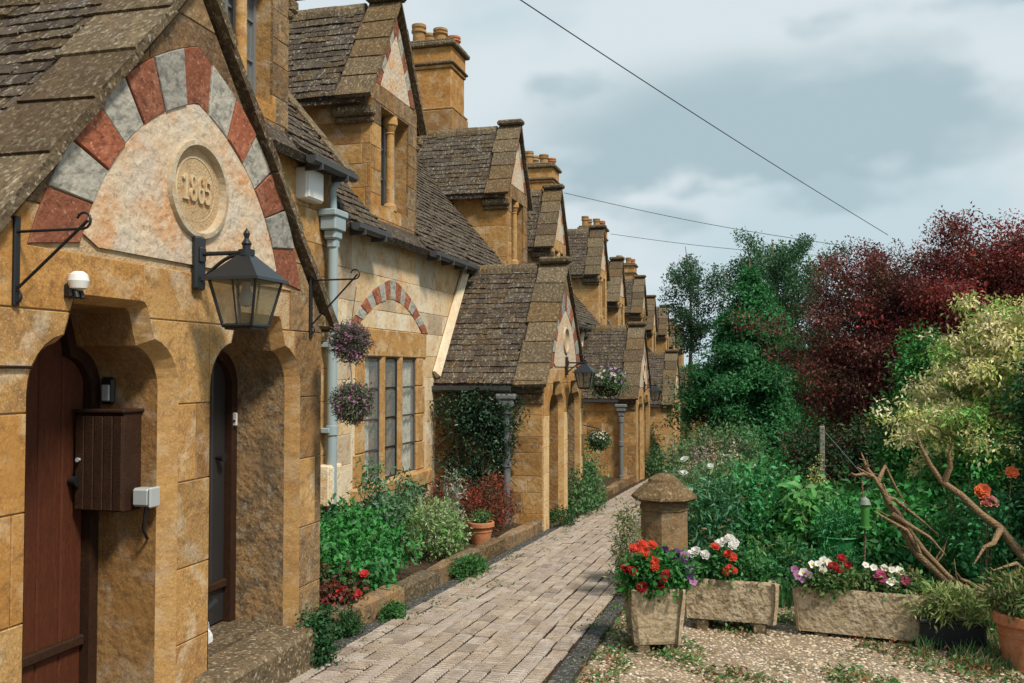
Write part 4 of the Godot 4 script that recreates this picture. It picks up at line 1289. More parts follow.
func setting() -> void:
	var ds := [-60.0, -8.0, 0.0, 62.0, 300.0]
	var g := MB.new()
	for i in 4:
		g.quad(V(-150, G(ds[i]), ds[i]), V(150, G(ds[i]), ds[i]), V(150, G(ds[i + 1]), ds[i + 1]), V(-150, G(ds[i + 1]), ds[i + 1]), Vector3.UP)
	struct(g, "ground", M.ground)
	# path: a bed of dirt and chequered pavers laid in rows along the street
	var x0 := -2.57; var x1 := -1.17
	var bed := MB.new()
	bed.quad(V(x0 - 0.16, G(-2) + 0.012, -2), V(x1 + 0.14, G(-2) + 0.012, -2), V(x1 + 0.14, G(60) + 0.012, 60), V(x0 - 0.16, G(60) + 0.012, 60), Vector3.UP)
	var path := struct(bed, "path", M.soil)
	var pm := []
	for sd in 3:
		var r := RandomNumberGenerator.new(); r.seed = 70 + sd
		var mb := MB.new()
		var hw := 0.052; var hl := 0.1
		mb.tint = Color(0.2, 0.18, 0.16)   # groove floors and paver sides tinted darker than the ribs
		mb.quad(Vector3(-hw, 0, -hl), Vector3(hw, 0, -hl), Vector3(hw, 0, hl), Vector3(-hw, 0, hl), Vector3.UP)
		for s in [-1.0, 1.0]:
			mb.quad(Vector3(s * hw, 0, -hl), Vector3(s * hw, 0, hl), Vector3(s * hw, -0.03, hl), Vector3(s * hw, -0.03, -hl), Vector3(s, 0, 0))
			mb.quad(Vector3(-hw, 0, s * hl), Vector3(hw, 0, s * hl), Vector3(hw, -0.03, s * hl), Vector3(-hw, -0.03, s * hl), Vector3(0, 0, s))
		mb.tint = Color.WHITE
		for i in 5:
			var z := -hl + (i + 0.5) * hl / 2.5
			var t := 0.01 + r.randf_range(-0.0015, 0.0015)
			var b := 0.0095; var u := 0.013
			mb.quad(Vector3(-hw + 0.005, t, z - b), Vector3(hw - 0.005, t, z - b), Vector3(hw - 0.005, t, z + b), Vector3(-hw + 0.005, t, z + b), Vector3.UP)
			for s in [-1.0, 1.0]:
				mb.quad(Vector3(-hw + 0.005, t, z + s * b), Vector3(hw - 0.005, t, z + s * b), Vector3(hw, 0, z + s * u), Vector3(-hw, 0, z + s * u), Vector3(0, 1, s))
				mb.quad(Vector3(s * (hw - 0.005), t, z - b), Vector3(s * (hw - 0.005), t, z + b), Vector3(s * hw, 0, z + u), Vector3(s * hw, 0, z - u), Vector3(s, 1, 0))
		pm.append(mb.mesh())
	var tilt := Basis(Vector3.RIGHT, -atan(0.05))
	var r := RandomNumberGenerator.new(); r.seed = 3
	var all := []
	for row in 12:
		var d := 3.6 + r.randf() * 0.25
		while d < 34.0:
			var x := x0 + 0.058 + row * 0.1167 + 0.004 * sin(d * 1.3 + row)
			all.append([d, Transform3D(tilt * Basis(Vector3.UP, r.randf_range(-0.015, 0.015)) * Basis(Vector3.RIGHT, r.randf_range(-0.012, 0.012)), V(x + r.randf_range(-0.003, 0.003), G(d) + 0.034 + r.randf_range(-0.006, 0.005), d)), row])
			d += 0.204
	all.sort_custom(func(p, q): return p[0] < q[0])
	var rest := [[], []]
	var shown := 0
	for p in all:
		var vis: bool = p[0] > 4.55 + 0.0 * p[2]
		if vis and shown < 300:
			shown += 1
			put(pm[r.randi() % 3], "paver", M.brick[[0, 2, 0, 2, 2, 0, 1][r.randi() % 7]], path, p[1])
		else:
			rest[r.randi() % 2].append(p[1])
	for i in 2: many(pm[i], rest[i], null, "pavers", M.brick[[0, 2][i]], path).set_meta("kind", "stuff")
	# dark brick edging on the garden side
	var eb := MB.new()
	eb.quad(V(x1 + 0.005, G(-2) + 0.016, -2), V(x1 + 0.135, G(-2) + 0.016, -2), V(x1 + 0.135, G(60) + 0.016, 60), V(x1 + 0.005, G(60) + 0.016, 60), Vector3.UP)
	var edging := struct(eb, "path_edging", M.soil)
	var em := MB.new()
	em.box(Vector3.ZERO, Vector3(0.115, 0.06, 0.222), 0.006)
	var emesh := em.mesh()
	var d := 4.2
	while d < 16.0:
		put(emesh, "edging_brick", M.edging, edging, Transform3D(tilt * Basis(Vector3.UP, r.randf_range(-0.02, 0.02)), V(x1 + 0.072 + r.randf_range(-0.004, 0.004), G(d) + 0.012 + r.randf_range(-0.003, 0.004), d)))
		d += 0.23
	# dark gutter bricks under the bed kerb
	var gb := MB.new()
	gb.quad(V(x0 - 0.15, G(-2) + 0.016, -2), V(x0 - 0.005, G(-2) + 0.016, -2), V(x0 - 0.005, G(60) + 0.016, 60), V(x0 - 0.15, G(60) + 0.016, 60), Vector3.UP)
	var gutter := struct(gb, "path_gutter", M.soil)
	d = 4.2
	while d < 16.0:
		put(emesh, "edging_brick", M.edging, gutter, Transform3D(tilt * Basis(Vector3.UP, r.randf_range(-0.03, 0.03)), V(x0 - 0.075 + r.randf_range(-0.006, 0.006), G(d) - 0.0 + r.randf_range(-0.004, 0.004), d)))
		d += 0.23
	# planted beds between the porches, held by kerb stones
	for k in 5:
		var a: float = PORCH[k] + 1.38; var b: float = PORCH[k + 1] - 1.38
		var m := MB.new()
		var n := 12
		for i in n:
			var q0 := lerpf(a, b, float(i) / n); var q1 := lerpf(a, b, float(i + 1) / n)
			m.quad(V(-2.82, G(q0) + 0.09, q0), V(-2.82, G(q1) + 0.09, q1), V(XM, G(q1) + 0.2, q1), V(XM, G(q0) + 0.2, q0), Vector3.UP)
		struct(m, "flower_bed", M.soil)
		var kb := MB.new()
		kb.quad(V(-2.88, G(a) + 0.02, a), V(-2.88, G(b) + 0.02, b), V(-2.7, G(b) + 0.02, b), V(-2.7, G(a) + 0.02, a), Vector3.UP)
		var kerb := struct(kb, "kerb", M.soil)
		var q := a + 0.08
		while q < b - 0.1:
			var l := minf(r.randf_range(0.55, 0.95), b - q)
			var s := MB.new()
			var cor := []
			for yy in [-0.11, 0.1]:
				for cc in [[-1, -1], [1, -1], [1, 1], [-1, 1]]: cor.append(Vector3(cc[0] * 0.072 + r.randf_range(-0.014, 0.014), yy + r.randf_range(-0.018, 0.014), cc[1] * (l / 2 - 0.008) + r.randf_range(-0.02, 0.008)))
			for ff in 2: s.hexa([cor[0], cor[1], cor[2], cor[3], cor[4], cor[5], cor[6], cor[7]] if ff == 0 else [cor[4].lerp(cor[6], 0.0), cor[5], cor[6], cor[7], cor[4].lerp(cor[6], 0.14) + Vector3(0, 0.02, 0), cor[5].lerp(cor[7], 0.14) + Vector3(0, 0.02, 0), cor[6].lerp(cor[4], 0.14) + Vector3(0, 0.02, 0), cor[7].lerp(cor[5], 0.14) + Vector3(0, 0.02, 0)])
			put(s, "kerb_stone", M.coping[1] if r.randf() < 0.3 else (M.old[r.randi() % 5] if r.randf() < 0.6 else M.coping[[3, 2, 0][r.randi() % 3]]), kerb, Transform3D(tilt * Basis(Vector3.UP, r.randf_range(-0.03, 0.03)) * Basis(Vector3.BACK, r.randf_range(-0.06, 0.06)), V(-2.79 + r.randf_range(-0.015, 0.015), G(q + l / 2) + 0.06 + r.randf_range(-0.02, 0.02), q + l / 2)))
			q += l

func porch_things() -> void:
	lantern(4.0, 0.0, "black wall lantern under the carved 1865 disc")
	lantern(13.1, -DROP, "black wall lantern on the porch beside the climber trellis")
	lantern(22.5, -2 * DROP, "small black lantern on the porch with the grey downpipe")
	bracket(V(XF, 2.24, 5.21), 0.36, 0.42, "iron scroll bracket carrying two heather balls")
	bracket(V(XF, 2.2, 2.85), 0.36, 0.34, "empty black iron scroll bracket beside the white security sensor")
	ball_basket(V(-2.42, 1.79, 5.2), 0.125, "upper purple heather ball hanging under the iron bracket", 21, V(-2.38, 2.13, 5.2))
	ball_basket(V(-2.40, 1.42, 5.2), 0.125, "lower purple heather ball hanging below the other", 22, V(-2.42, 1.7, 5.2))
	# security sensor
	var t := thing("security_sensor", "small white domed security sensor above the brown door", "sensor", V(XF, 1.96, 3.13))
	var a := MB.new(); a.box(Vector3(0.02, -0.02, 0), Vector3(0.04, 0.06, 0.06), 0.008); put(a, "mount", M.iron, t)
	var b := MB.new(); b.lathe(Vector3(0.05, 0.0, 0), [[0, -0.02], [0.035, -0.01], [0.042, 0.02], [0.036, 0.045], [0.02, 0.058], [0, 0.06]], 14); put(b, "dome", M.white, t)
	var e := MB.new(); e.tube([Vector3(0.05, -0.02, -0.012), Vector3(0.06, -0.05, -0.014)], [0.01, 0.012], 8); e.tube([Vector3(0.05, -0.02, 0.016), Vector3(0.06, -0.05, 0.018)], [0.01, 0.012], 8); put(e, "eye", M.iron, t)
	var cb := MB.new(); cb.tube([V(XF + 0.012, 1.63, 2.4), V(XF + 0.012, 1.632, 2.7), V(XF + 0.012, 1.63, 2.93), V(XF - 0.3, 1.63, 2.95)], [0.007, 0.007, 0.007, 0.007], 6)
	meta(put(cb, "cable", M.darkwood), "thin cable pinned across the stone into the brown doorway", "cable")
	# meter cupboard in the left doorway
	t = thing("meter_cupboard", "dark boarded wooden cupboard fixed inside the doorway", "cupboard", V(-2.98, 0.96, 3.74))
	var body := MB.new(); body.box(Vector3(0, 0.23, 0), Vector3(0.26, 0.46, 0.13), 0.004); put(body, "case", M.darkwood, t)
	for i in 5:
		var pl := MB.new(); pl.box(Vector3(-0.104 + 0.052 * i, 0.225, 0.071), Vector3(0.049, 0.44, 0.014), 0.004); put(pl, "plank", M.darkwood, t)
	var lid := MB.new(); lid.box(Vector3(0, 0.468, 0.005), Vector3(0.28, 0.016, 0.16), 0.004); put(lid, "lid", M.darkwood, t)
	var kn := MB.new(); kn.tube([Vector3(-0.1, 0.24, 0.075), Vector3(-0.1, 0.24, 0.095)], [0.006, 0.011], 8); put(kn, "knob", M.greyplastic, t)
	t = thing("key_safe", "small grey key safe on the reveal above the cupboard", "key safe", V(-3.03, 1.46, 3.79))
	body = MB.new(); body.box(Vector3(0, 0.06, 0), Vector3(0.075, 0.13, 0.03), 0.012); put(body, "case", M.iron, t)
	body = MB.new(); body.box(Vector3(0, 0.05, 0.018), Vector3(0.045, 0.08, 0.012), 0.006); put(body, "cover", M.greyplastic, t)
	t = thing("socket_box", "grey weatherproof socket box below the cupboard corner", "socket", V(-2.79, 0.98, 3.75))
	body = MB.new(); body.box(Vector3(0, 0.045, 0), Vector3(0.09, 0.085, 0.07), 0.01); put(body, "box", M.greyplastic, t)
	body = MB.new(); body.box(Vector3(0.052, 0.045, 0.0), Vector3(0.016, 0.095, 0.075), 0.006); put(body, "cover", M.greyplastic, t)
	body = MB.new(); body.tube([Vector3(0.01, 0.0, 0), Vector3(0.01, -0.1, 0.02), Vector3(-0.02, -0.16, -0.05)], [0.008, 0.008, 0.008], 6); put(body, "cable", M.iron, t)
	t = thing("doorbell", "tiny white doorbell on the frame of the black door", "doorbell", V(-3.08, 1.28, 4.99))
	body = MB.new(); body.box(Vector3(0, 0.04, 0), Vector3(0.03, 0.08, 0.014), 0.005); put(body, "case", M.white, t)
	body = MB.new(); body.tube([Vector3(0, 0.03, 0.005), Vector3(0, 0.03, 0.012)], [0.008, 0.007], 10); put(body, "button", M.iron, t)
	# door step
	t = thing("door_step", "worn brown stone step at the foot of the black door", "step", V(-2.68, G(4.5), 4.5))
	body = MB.new(); body.box(Vector3(0, 0.03, 0), Vector3(0.32, 0.42, 0.98), 0.025); put(body, "slab", M.coping[2], t)
	t = thing("crumpled_bag", "crumpled white bag with a dark bottle on the step", "bag", V(-2.79, 0.215, 4.2))
	body = MB.new()
	var r := RandomNumberGenerator.new(); r.seed = 8
	var pts := []
	for i in 6:
		var ring := []
		for j in 9: ring.append(Vector3(cos(TAU * j / 9) * 0.06, 0, sin(TAU * j / 9) * 0.07) * [0.95, 1.1, 0.95, 0.8, 0.5, 0.1][i] * r.randf_range(0.8, 1.15) + Vector3(0, 0.033 * i, 0))
		pts.append(ring)
	for i in 5:
		for j in 9: body.quad(pts[i][j], pts[i][(j + 1) % 9], pts[i + 1][(j + 1) % 9], pts[i + 1][j], Vector3(pts[i][j].x, 0.01, pts[i][j].z))
	put(body, "bag", M.white, t)
	body = MB.new(); body.tube([Vector3(0.03, 0.19, -0.08), Vector3(0.05, 0.16, 0.06), Vector3(0.05, 0.14, 0.1)], [0.028, 0.028, 0.012], 12); put(body, "bottle", M.iron, t)
	# downpipe, hopper and boxes on the main wall
	t = thing("downpipe", "pale blue downpipe with a moulded hopper beside the heather balls", "downpipe", V(-4.1, G(8.4), 8.4))
	var top := 2.98 - t.position.y
	body = MB.new(); body.tube([Vector3(0, 0, 0), Vector3(0, top, 0)], [0.05, 0.05], 14); put(body, "pipe", M.bluepaint, t)
	body = MB.new()
	for q in [0.5, 1.35, 2.2]:
		body.lathe(Vector3(0, q, 0), [[0.052, -0.05], [0.062, -0.045], [0.062, 0.045], [0.052, 0.05]], 14)
		body.box(Vector3(-0.04, q, 0), Vector3(0.09, 0.05, 0.16), 0.006)
	put(body, "collar", M.bluepaint, t)
	body = MB.new()
	body.box(Vector3(0, top + 0.20, 0), Vector3(0.2, 0.07, 0.3), 0.012); body.box(Vector3(0, top + 0.1, 0), Vector3(0.17, 0.14, 0.25), 0.012); body.box(Vector3(0, top - 0.01, 0), Vector3(0.13, 0.1, 0.18), 0.02); body.box(Vector3(0, top - 0.1, 0), Vector3(0.1, 0.1, 0.12), 0.02)
	put(body, "hopper", M.bluepaint, t)
	body = MB.new(); body.tube([Vector3(0, top + 0.22, 0), Vector3(0, top + 0.45, 0.02), Vector3(0.1, top + 0.6, 0)], [0.04, 0.04, 0.04], 12); put(body, "swan_neck", M.bluepaint, t)
	t = thing("white_box", "white square box on the wall under the higher gutter", "box", V(-4.15, 3.24, 7.98))
	body = MB.new(); body.box(Vector3(0, 0.15, 0), Vector3(0.13, 0.3, 0.34), 0.012); put(body, "case", M.white, t)
	body = MB.new(); body.box(Vector3(0.07, 0.15, 0), Vector3(0.012, 0.27, 0.31), 0.005); put(body, "cover", M.white, t)
	t = thing("meter_box", "pale upright meter box low on the wall behind the green shrub", "box", V(-4.14, 0.28, 8.42))
	body = MB.new(); body.box(Vector3(0, 0.2, 0), Vector3(0.14, 0.4, 0.3), 0.012); put(body, "case", M.limewash, t)
	body = MB.new(); body.box(Vector3(0.074, 0.2, 0), Vector3(0.012, 0.36, 0.26), 0.004); put(body, "door", M.limewash, t)
	# grey downpipes on the farther porch sides
	for k in [1, 2]:
		var P: float = PORCH[k]; var oy = -DROP * k
		t = thing("downpipe", ["dark grey downpipe half hidden by the climber", "tall grey cast downpipe with a fluted hopper on the ochre porch side"][k - 1], "downpipe", V(XF - 0.48 if k == 1 else XF - 0.34, G(P - 1.5), P - 1.47))
		var tp = 1.72 + oy - t.position.y
		body = MB.new(); body.tube([Vector3(0, 0, 0), Vector3(0, tp, 0)], [0.05, 0.05], 12); put(body, "pipe", M.greypaint, t)
		body = MB.new()
		for q in [0.12, 0.9, tp - 0.3]: body.lathe(Vector3(0, q, 0), [[0.052, -0.06], [0.068, -0.05], [0.068, 0.05], [0.052, 0.06]], 12)
		put(body, "collar", M.greypaint, t)
		body = MB.new(); body.box(Vector3(0, tp + 0.02, 0), Vector3(0.28, 0.08, 0.2), 0.02); body.box(Vector3(0, tp - 0.06, 0), Vector3(0.22, 0.1, 0.17), 0.02); body.box(Vector3(0, tp - 0.16, 0), Vector3(0.14, 0.12, 0.12), 0.02); put(body, "hopper", M.greypaint, t)
	# trellis with its climber on the second porch's side
	var P2: float = PORCH[1] - 1.37
	t = thing("trellis", "diagonal wooden lattice on the porch side under the climber", "trellis", V(-3.6, G(P2) + 0.25, P2 - 0.07))
	for i in 7:
		for s in [-1.0, 1.0]:
			var c := -0.75 + 0.25 * i
			var l := PackedVector2Array([Vector2(c - s * 0.9, 0), Vector2(c + s * 0.9, 1.8)])
			var clip := Geometry2D.intersect_polyline_with_polygon(l, rect(-0.55, 0.0, 0.55, 1.75))
			for seg in clip:
				var pl := MB.new()
				pl.tube([Vector3(seg[0].x, seg[0].y, 0.01 * s), Vector3(seg[1].x, seg[1].y, 0.01 * s)], [0.014, 0.014], 4)
				put(pl, "lath", M.bark, t)
	t = thing("climber", "dark glossy climber covering the trellis on the porch side", "climber", V(-3.62, G(P2) + 0.1, P2 - 0.14))
	stems(t, 8, Vector3(0.5, 1.7, 0.03), 0.012, 5)
	foliage(t, [[Vector3(0, 1.05, 0.02), Vector3(0.5, 0.75, 0.1)], [Vector3(-0.15, 1.45, 0.02), Vector3(0.42, 0.35, 0.12)], [Vector3(0.25, 1.5, 0.0), Vector3(0.45, 0.3, 0.12)], [Vector3(0.3, 1.15, 0), Vector3(0.35, 0.3, 0.12)], [Vector3(-0.2, 0.5, 0.04), Vector3(0.35, 0.5, 0.1)]], 760, cluster(14, 0.055, 0.026, 0.1, 33), M.glossleaf, [Color(0.022, 0.05, 0.03), Color(0.034, 0.075, 0.045), Color(0.016, 0.036, 0.024)], [0.7, 1.1], 34, 0.4)
	# hanging baskets on the second porch
	for q in [[V(-2.28, 1.42 - DROP + 0.42, 14.35), 0.3, "white and mauve hanging basket beside the trellis porch lantern", [Color(0.5, 0.48, 0.47), Color(0.2, 0.12, 0.3), Color(0.55, 0.5, 0.5)]], [V(-2.45, 0.45, 14.5), 0.15, "small white-flowered basket on the far porch pier", [Color(0.6, 0.6, 0.55), Color(0.5, 0.52, 0.4)]]]:
		t = thing("hanging_basket", q[2], "hanging basket", q[0])
		var rad: float = q[1]
		body = MB.new(); body.lathe(Vector3.ZERO, [[0, -rad * 0.6], [rad * 0.5, -rad * 0.45], [rad * 0.75, 0], [rad * 0.7, 0.01], [0, 0.0]], 14); put(body, "bowl", M.darkwood, t)
		body = MB.new()
		for i in 3: body.tube([Vector3(cos(i * 2.1) * rad * 0.72, 0, sin(i * 2.1) * rad * 0.72), Vector3(0, rad * 1.6, 0)], [0.003, 0.003], 4)
		body.tube([Vector3(0, rad * 1.6, 0), Vector3(XF - q[0].x + 0.0, rad * 1.6 + 0.05, 0.0)], [0.008, 0.008], 6)
		put(body, "chains", M.iron, t)
		foliage(t, [[Vector3(0, 0.05, 0), Vector3(rad, rad * 0.7, rad)]], 260, cluster(8, 0.045, 0.02, 0.06, 41), M.leaf, [Color(0.05, 0.1, 0.04), Color(0.07, 0.12, 0.06)], [0.8, 1.2], 42)
		foliage(t, [[Vector3(0, 0.1, 0), Vector3(rad * 1.05, rad * 0.72, rad * 1.05)]], 200, bloom(5, 0.026, 0.15, Color(0.7, 0.6, 0.2), 3), M.petal, q[3], [0.8, 1.2], 43, 0.0, "blossom", 0.3)

func left_bed() -> void:
	var small := cluster(10, 0.055, 0.03, 0.07, 101)
	var fine := cluster(12, 0.035, 0.012, 0.05, 102)
	var tall := cluster(12, 0.08, 0.03, 0.1, 103)
	bush("bedding_shrub", "bright green leafy shrub in the bed beside the first porch pier", "shrub", V(-3.25, G(6.9) + 0.12, 6.9), [[Vector3(-0.1, 0.3, 0.35), Vector3(0.38, 0.24, 0.5)], [Vector3(0.25, 0.2, 0.3), Vector3(0.26, 0.18, 0.45)], [Vector3(-0.25, 0.33, -0.45), Vector3(0.38, 0.24, 0.5)], [Vector3(0.15, 0.22, -0.4), Vector3(0.28, 0.18, 0.4)]], 820, small, M.leaf, [Color(0.035, 0.17, 0.045), Color(0.05, 0.23, 0.055), Color(0.025, 0.11, 0.035)], [0.8, 1.3], 110, 0.3)
	var dk := bush("dark_shrub", "low reddish dark-leaved plant at the kerb below the bright shrub", "shrub", V(-2.98, G(6.2) + 0.08, 6.2), [[Vector3(0, 0.13, 0), Vector3(0.2, 0.14, 0.35)], [Vector3(-0.1, 0.25, 0.4), Vector3(0.2, 0.2, 0.3)]], 240, small, M.leaf, [Color(0.1, 0.03, 0.025), Color(0.05, 0.03, 0.02), Color(0.16, 0.03, 0.025), Color(0.04, 0.07, 0.025)], [0.6, 1.0], 112)
	var redm := petal_mat(Color(0.45, 0.03, 0.03))
	flowers(dk, [Vector3(0.17, 0.26, -0.1), Vector3(0.12, 0.2, 0.2), Vector3(0.2, 0.16, 0.08)], bloom(6, 0.036, 0.3, Color(0.6, 0.2, 0.1), 5, 2), redm, 6)
	bush("variegated_shrub", "rounded pale variegated shrub at the bed kerb", "shrub", V(-3.05, G(8.6) + 0.1, 8.5), [[Vector3(0, 0.33, 0), Vector3(0.28, 0.28, 0.36)], [Vector3(0.05, 0.2, -0.25), Vector3(0.2, 0.18, 0.22)]], 420, fine, M.softleaf, [Color(0.24, 0.38, 0.15), Color(0.34, 0.44, 0.22), Color(0.12, 0.28, 0.08), Color(0.38, 0.44, 0.28)], [0.9, 1.4], 114)
	bush("leafy_perennial", "upright grey-green perennial growing under the three-light window", "plant", V(-3.75, G(9.0) + 0.15, 9.1), [[Vector3(0, 0.3, 0), Vector3(0.25, 0.3, 0.5)], [Vector3(0.12, 0.65, 0.75), Vector3(0.12, 0.3, 0.14)], [Vector3(0.2, 0.32, 0.7), Vector3(0.25, 0.3, 0.3)], [Vector3(0, 0.5, -0.4), Vector3(0.14, 0.2, 0.2)]], 330, tall, M.leaf, [Color(0.06, 0.15, 0.07), Color(0.09, 0.19, 0.1), Color(0.12, 0.22, 0.14)], [0.6, 1.0], 116, 0.25)
	bush("pale_perennial", "silvery white-leaved plant between the green perennial and the red heather", "plant", V(-3.3, G(9.9) + 0.12, 9.75), [[Vector3(0, 0.5, 0), Vector3(0.13, 0.3, 0.16)], [Vector3(0.05, 0.35, 0.2), Vector3(0.12, 0.25, 0.12)]], 70, fine, M.softleaf, [Color(0.36, 0.4, 0.36), Color(0.26, 0.34, 0.26)], [1.0, 1.5], 118, 0.2)
	bush("red_heather", "rust-red heathery shrub against the trellis porch wall", "shrub", V(-3.3, G(10.8) + 0.12, 10.75), [[Vector3(-0.45, 0.3, -0.3), Vector3(0.4, 0.3, 0.6)], [Vector3(0.25, 0.4, 0.4), Vector3(0.28, 0.36, 0.35)], [Vector3(0.15, 0.25, -0.2), Vector3(0.3, 0.22, 0.45)]], 900, fine, M.softleaf, [Color(0.17, 0.035, 0.025), Color(0.1, 0.045, 0.03), Color(0.2, 0.05, 0.03), Color(0.08, 0.06, 0.035)], [0.8, 1.3], 120, 0.2)
	var p := pot("terracotta_pot", "terracotta pot with small green plant in the bed by the red heather", V(-2.96, G(9.75) + 0.08, 9.75), 0.095, 0.135, 0.27)
	foliage(p, [[Vector3(0, 0.31, 0), Vector3(0.11, 0.07, 0.11)]], 120, fine, M.leaf, [Color(0.08, 0.15, 0.05), Color(0.1, 0.17, 0.07)], [0.6, 0.9], 122)
	# small plants at the kerbs
	var spots := [[-2.72, 5.75, 0.11, "low green tuft at the foot of the first porch pier"], [-2.6, 6.35, 0.09, "bright weed on the path below the red-leaved plant"], [-2.62, 8.1, 0.15, "bright green clump between two kerb stones"], [-2.6, 8.35, 0.12, "small trailing plant beside the bright green kerb clump"], [-2.58, 12.3, 0.2, "dark green plant in front of the trellis porch doorways"], [-2.62, 14.9, 0.22, "dark arching plant beyond the trellis porch pier"]]
	for i in spots.size():
		var s = spots[i]
		bush("kerb_plant", s[3], "plant", V(s[0], G(s[1]) + 0.02, s[1]), [[Vector3(0, s[2] * 0.6, 0), Vector3(s[2], s[2] * 0.7, s[2] * 1.5)]], int(60 + s[2] * 700), cluster(9, 0.04, 0.018, 0.05, 130 + i), M.leaf, [Color(0.04, 0.12, 0.03), Color(0.05, 0.15, 0.05)] if i % 4 != 0 else [Color(0.02, 0.06, 0.02), Color(0.03, 0.08, 0.03)], [0.6, 1.0], 140 + i, 0.1, "small plants along the bed kerb")
	bush("step_plant", "dark green plant rooted in the corner of the door step", "plant", V(-2.52, G(5.1) + 0.04, 5.08), [[Vector3(-0.04, 0.22, 0), Vector3(0.09, 0.1, 0.13)], [Vector3(0.02, 0.1, 0.06), Vector3(0.07, 0.12, 0.1)]], 170, cluster(9, 0.032, 0.02, 0.04, 150), M.leaf, [Color(0.015, 0.05, 0.02), Color(0.025, 0.08, 0.03)], [0.7, 1.1], 151)
	# beyond the second porch
	for k in [1, 2, 3]:
		var d: float = PORCH[k] + 2.0
		bush("bed_plant", ["mixed low planting at the kerb beyond the trellis porch", "tall bright green iris-like clump past the grey downpipe porch", "far pale green planting at the end of the beds"][k - 1], "plant", V(-3.2 + 0.1 * k, G(d) + 0.1, d + 0.8), [[Vector3(0, 0.3, 0), Vector3(0.4, 0.35, 0.9)], [Vector3(0.2, 0.5 + 0.3 * (k - 1), 0.6), Vector3(0.3, 0.4, 0.5)], [Vector3(0.5, 0.3, 2.0), Vector3(0.3, 0.4, 0.8)]], 420, tall, M.leaf, [Color(0.06, 0.13, 0.05), Color(0.1, 0.2, 0.09)], [0.7, 1.1], 160 + k, 0.2)

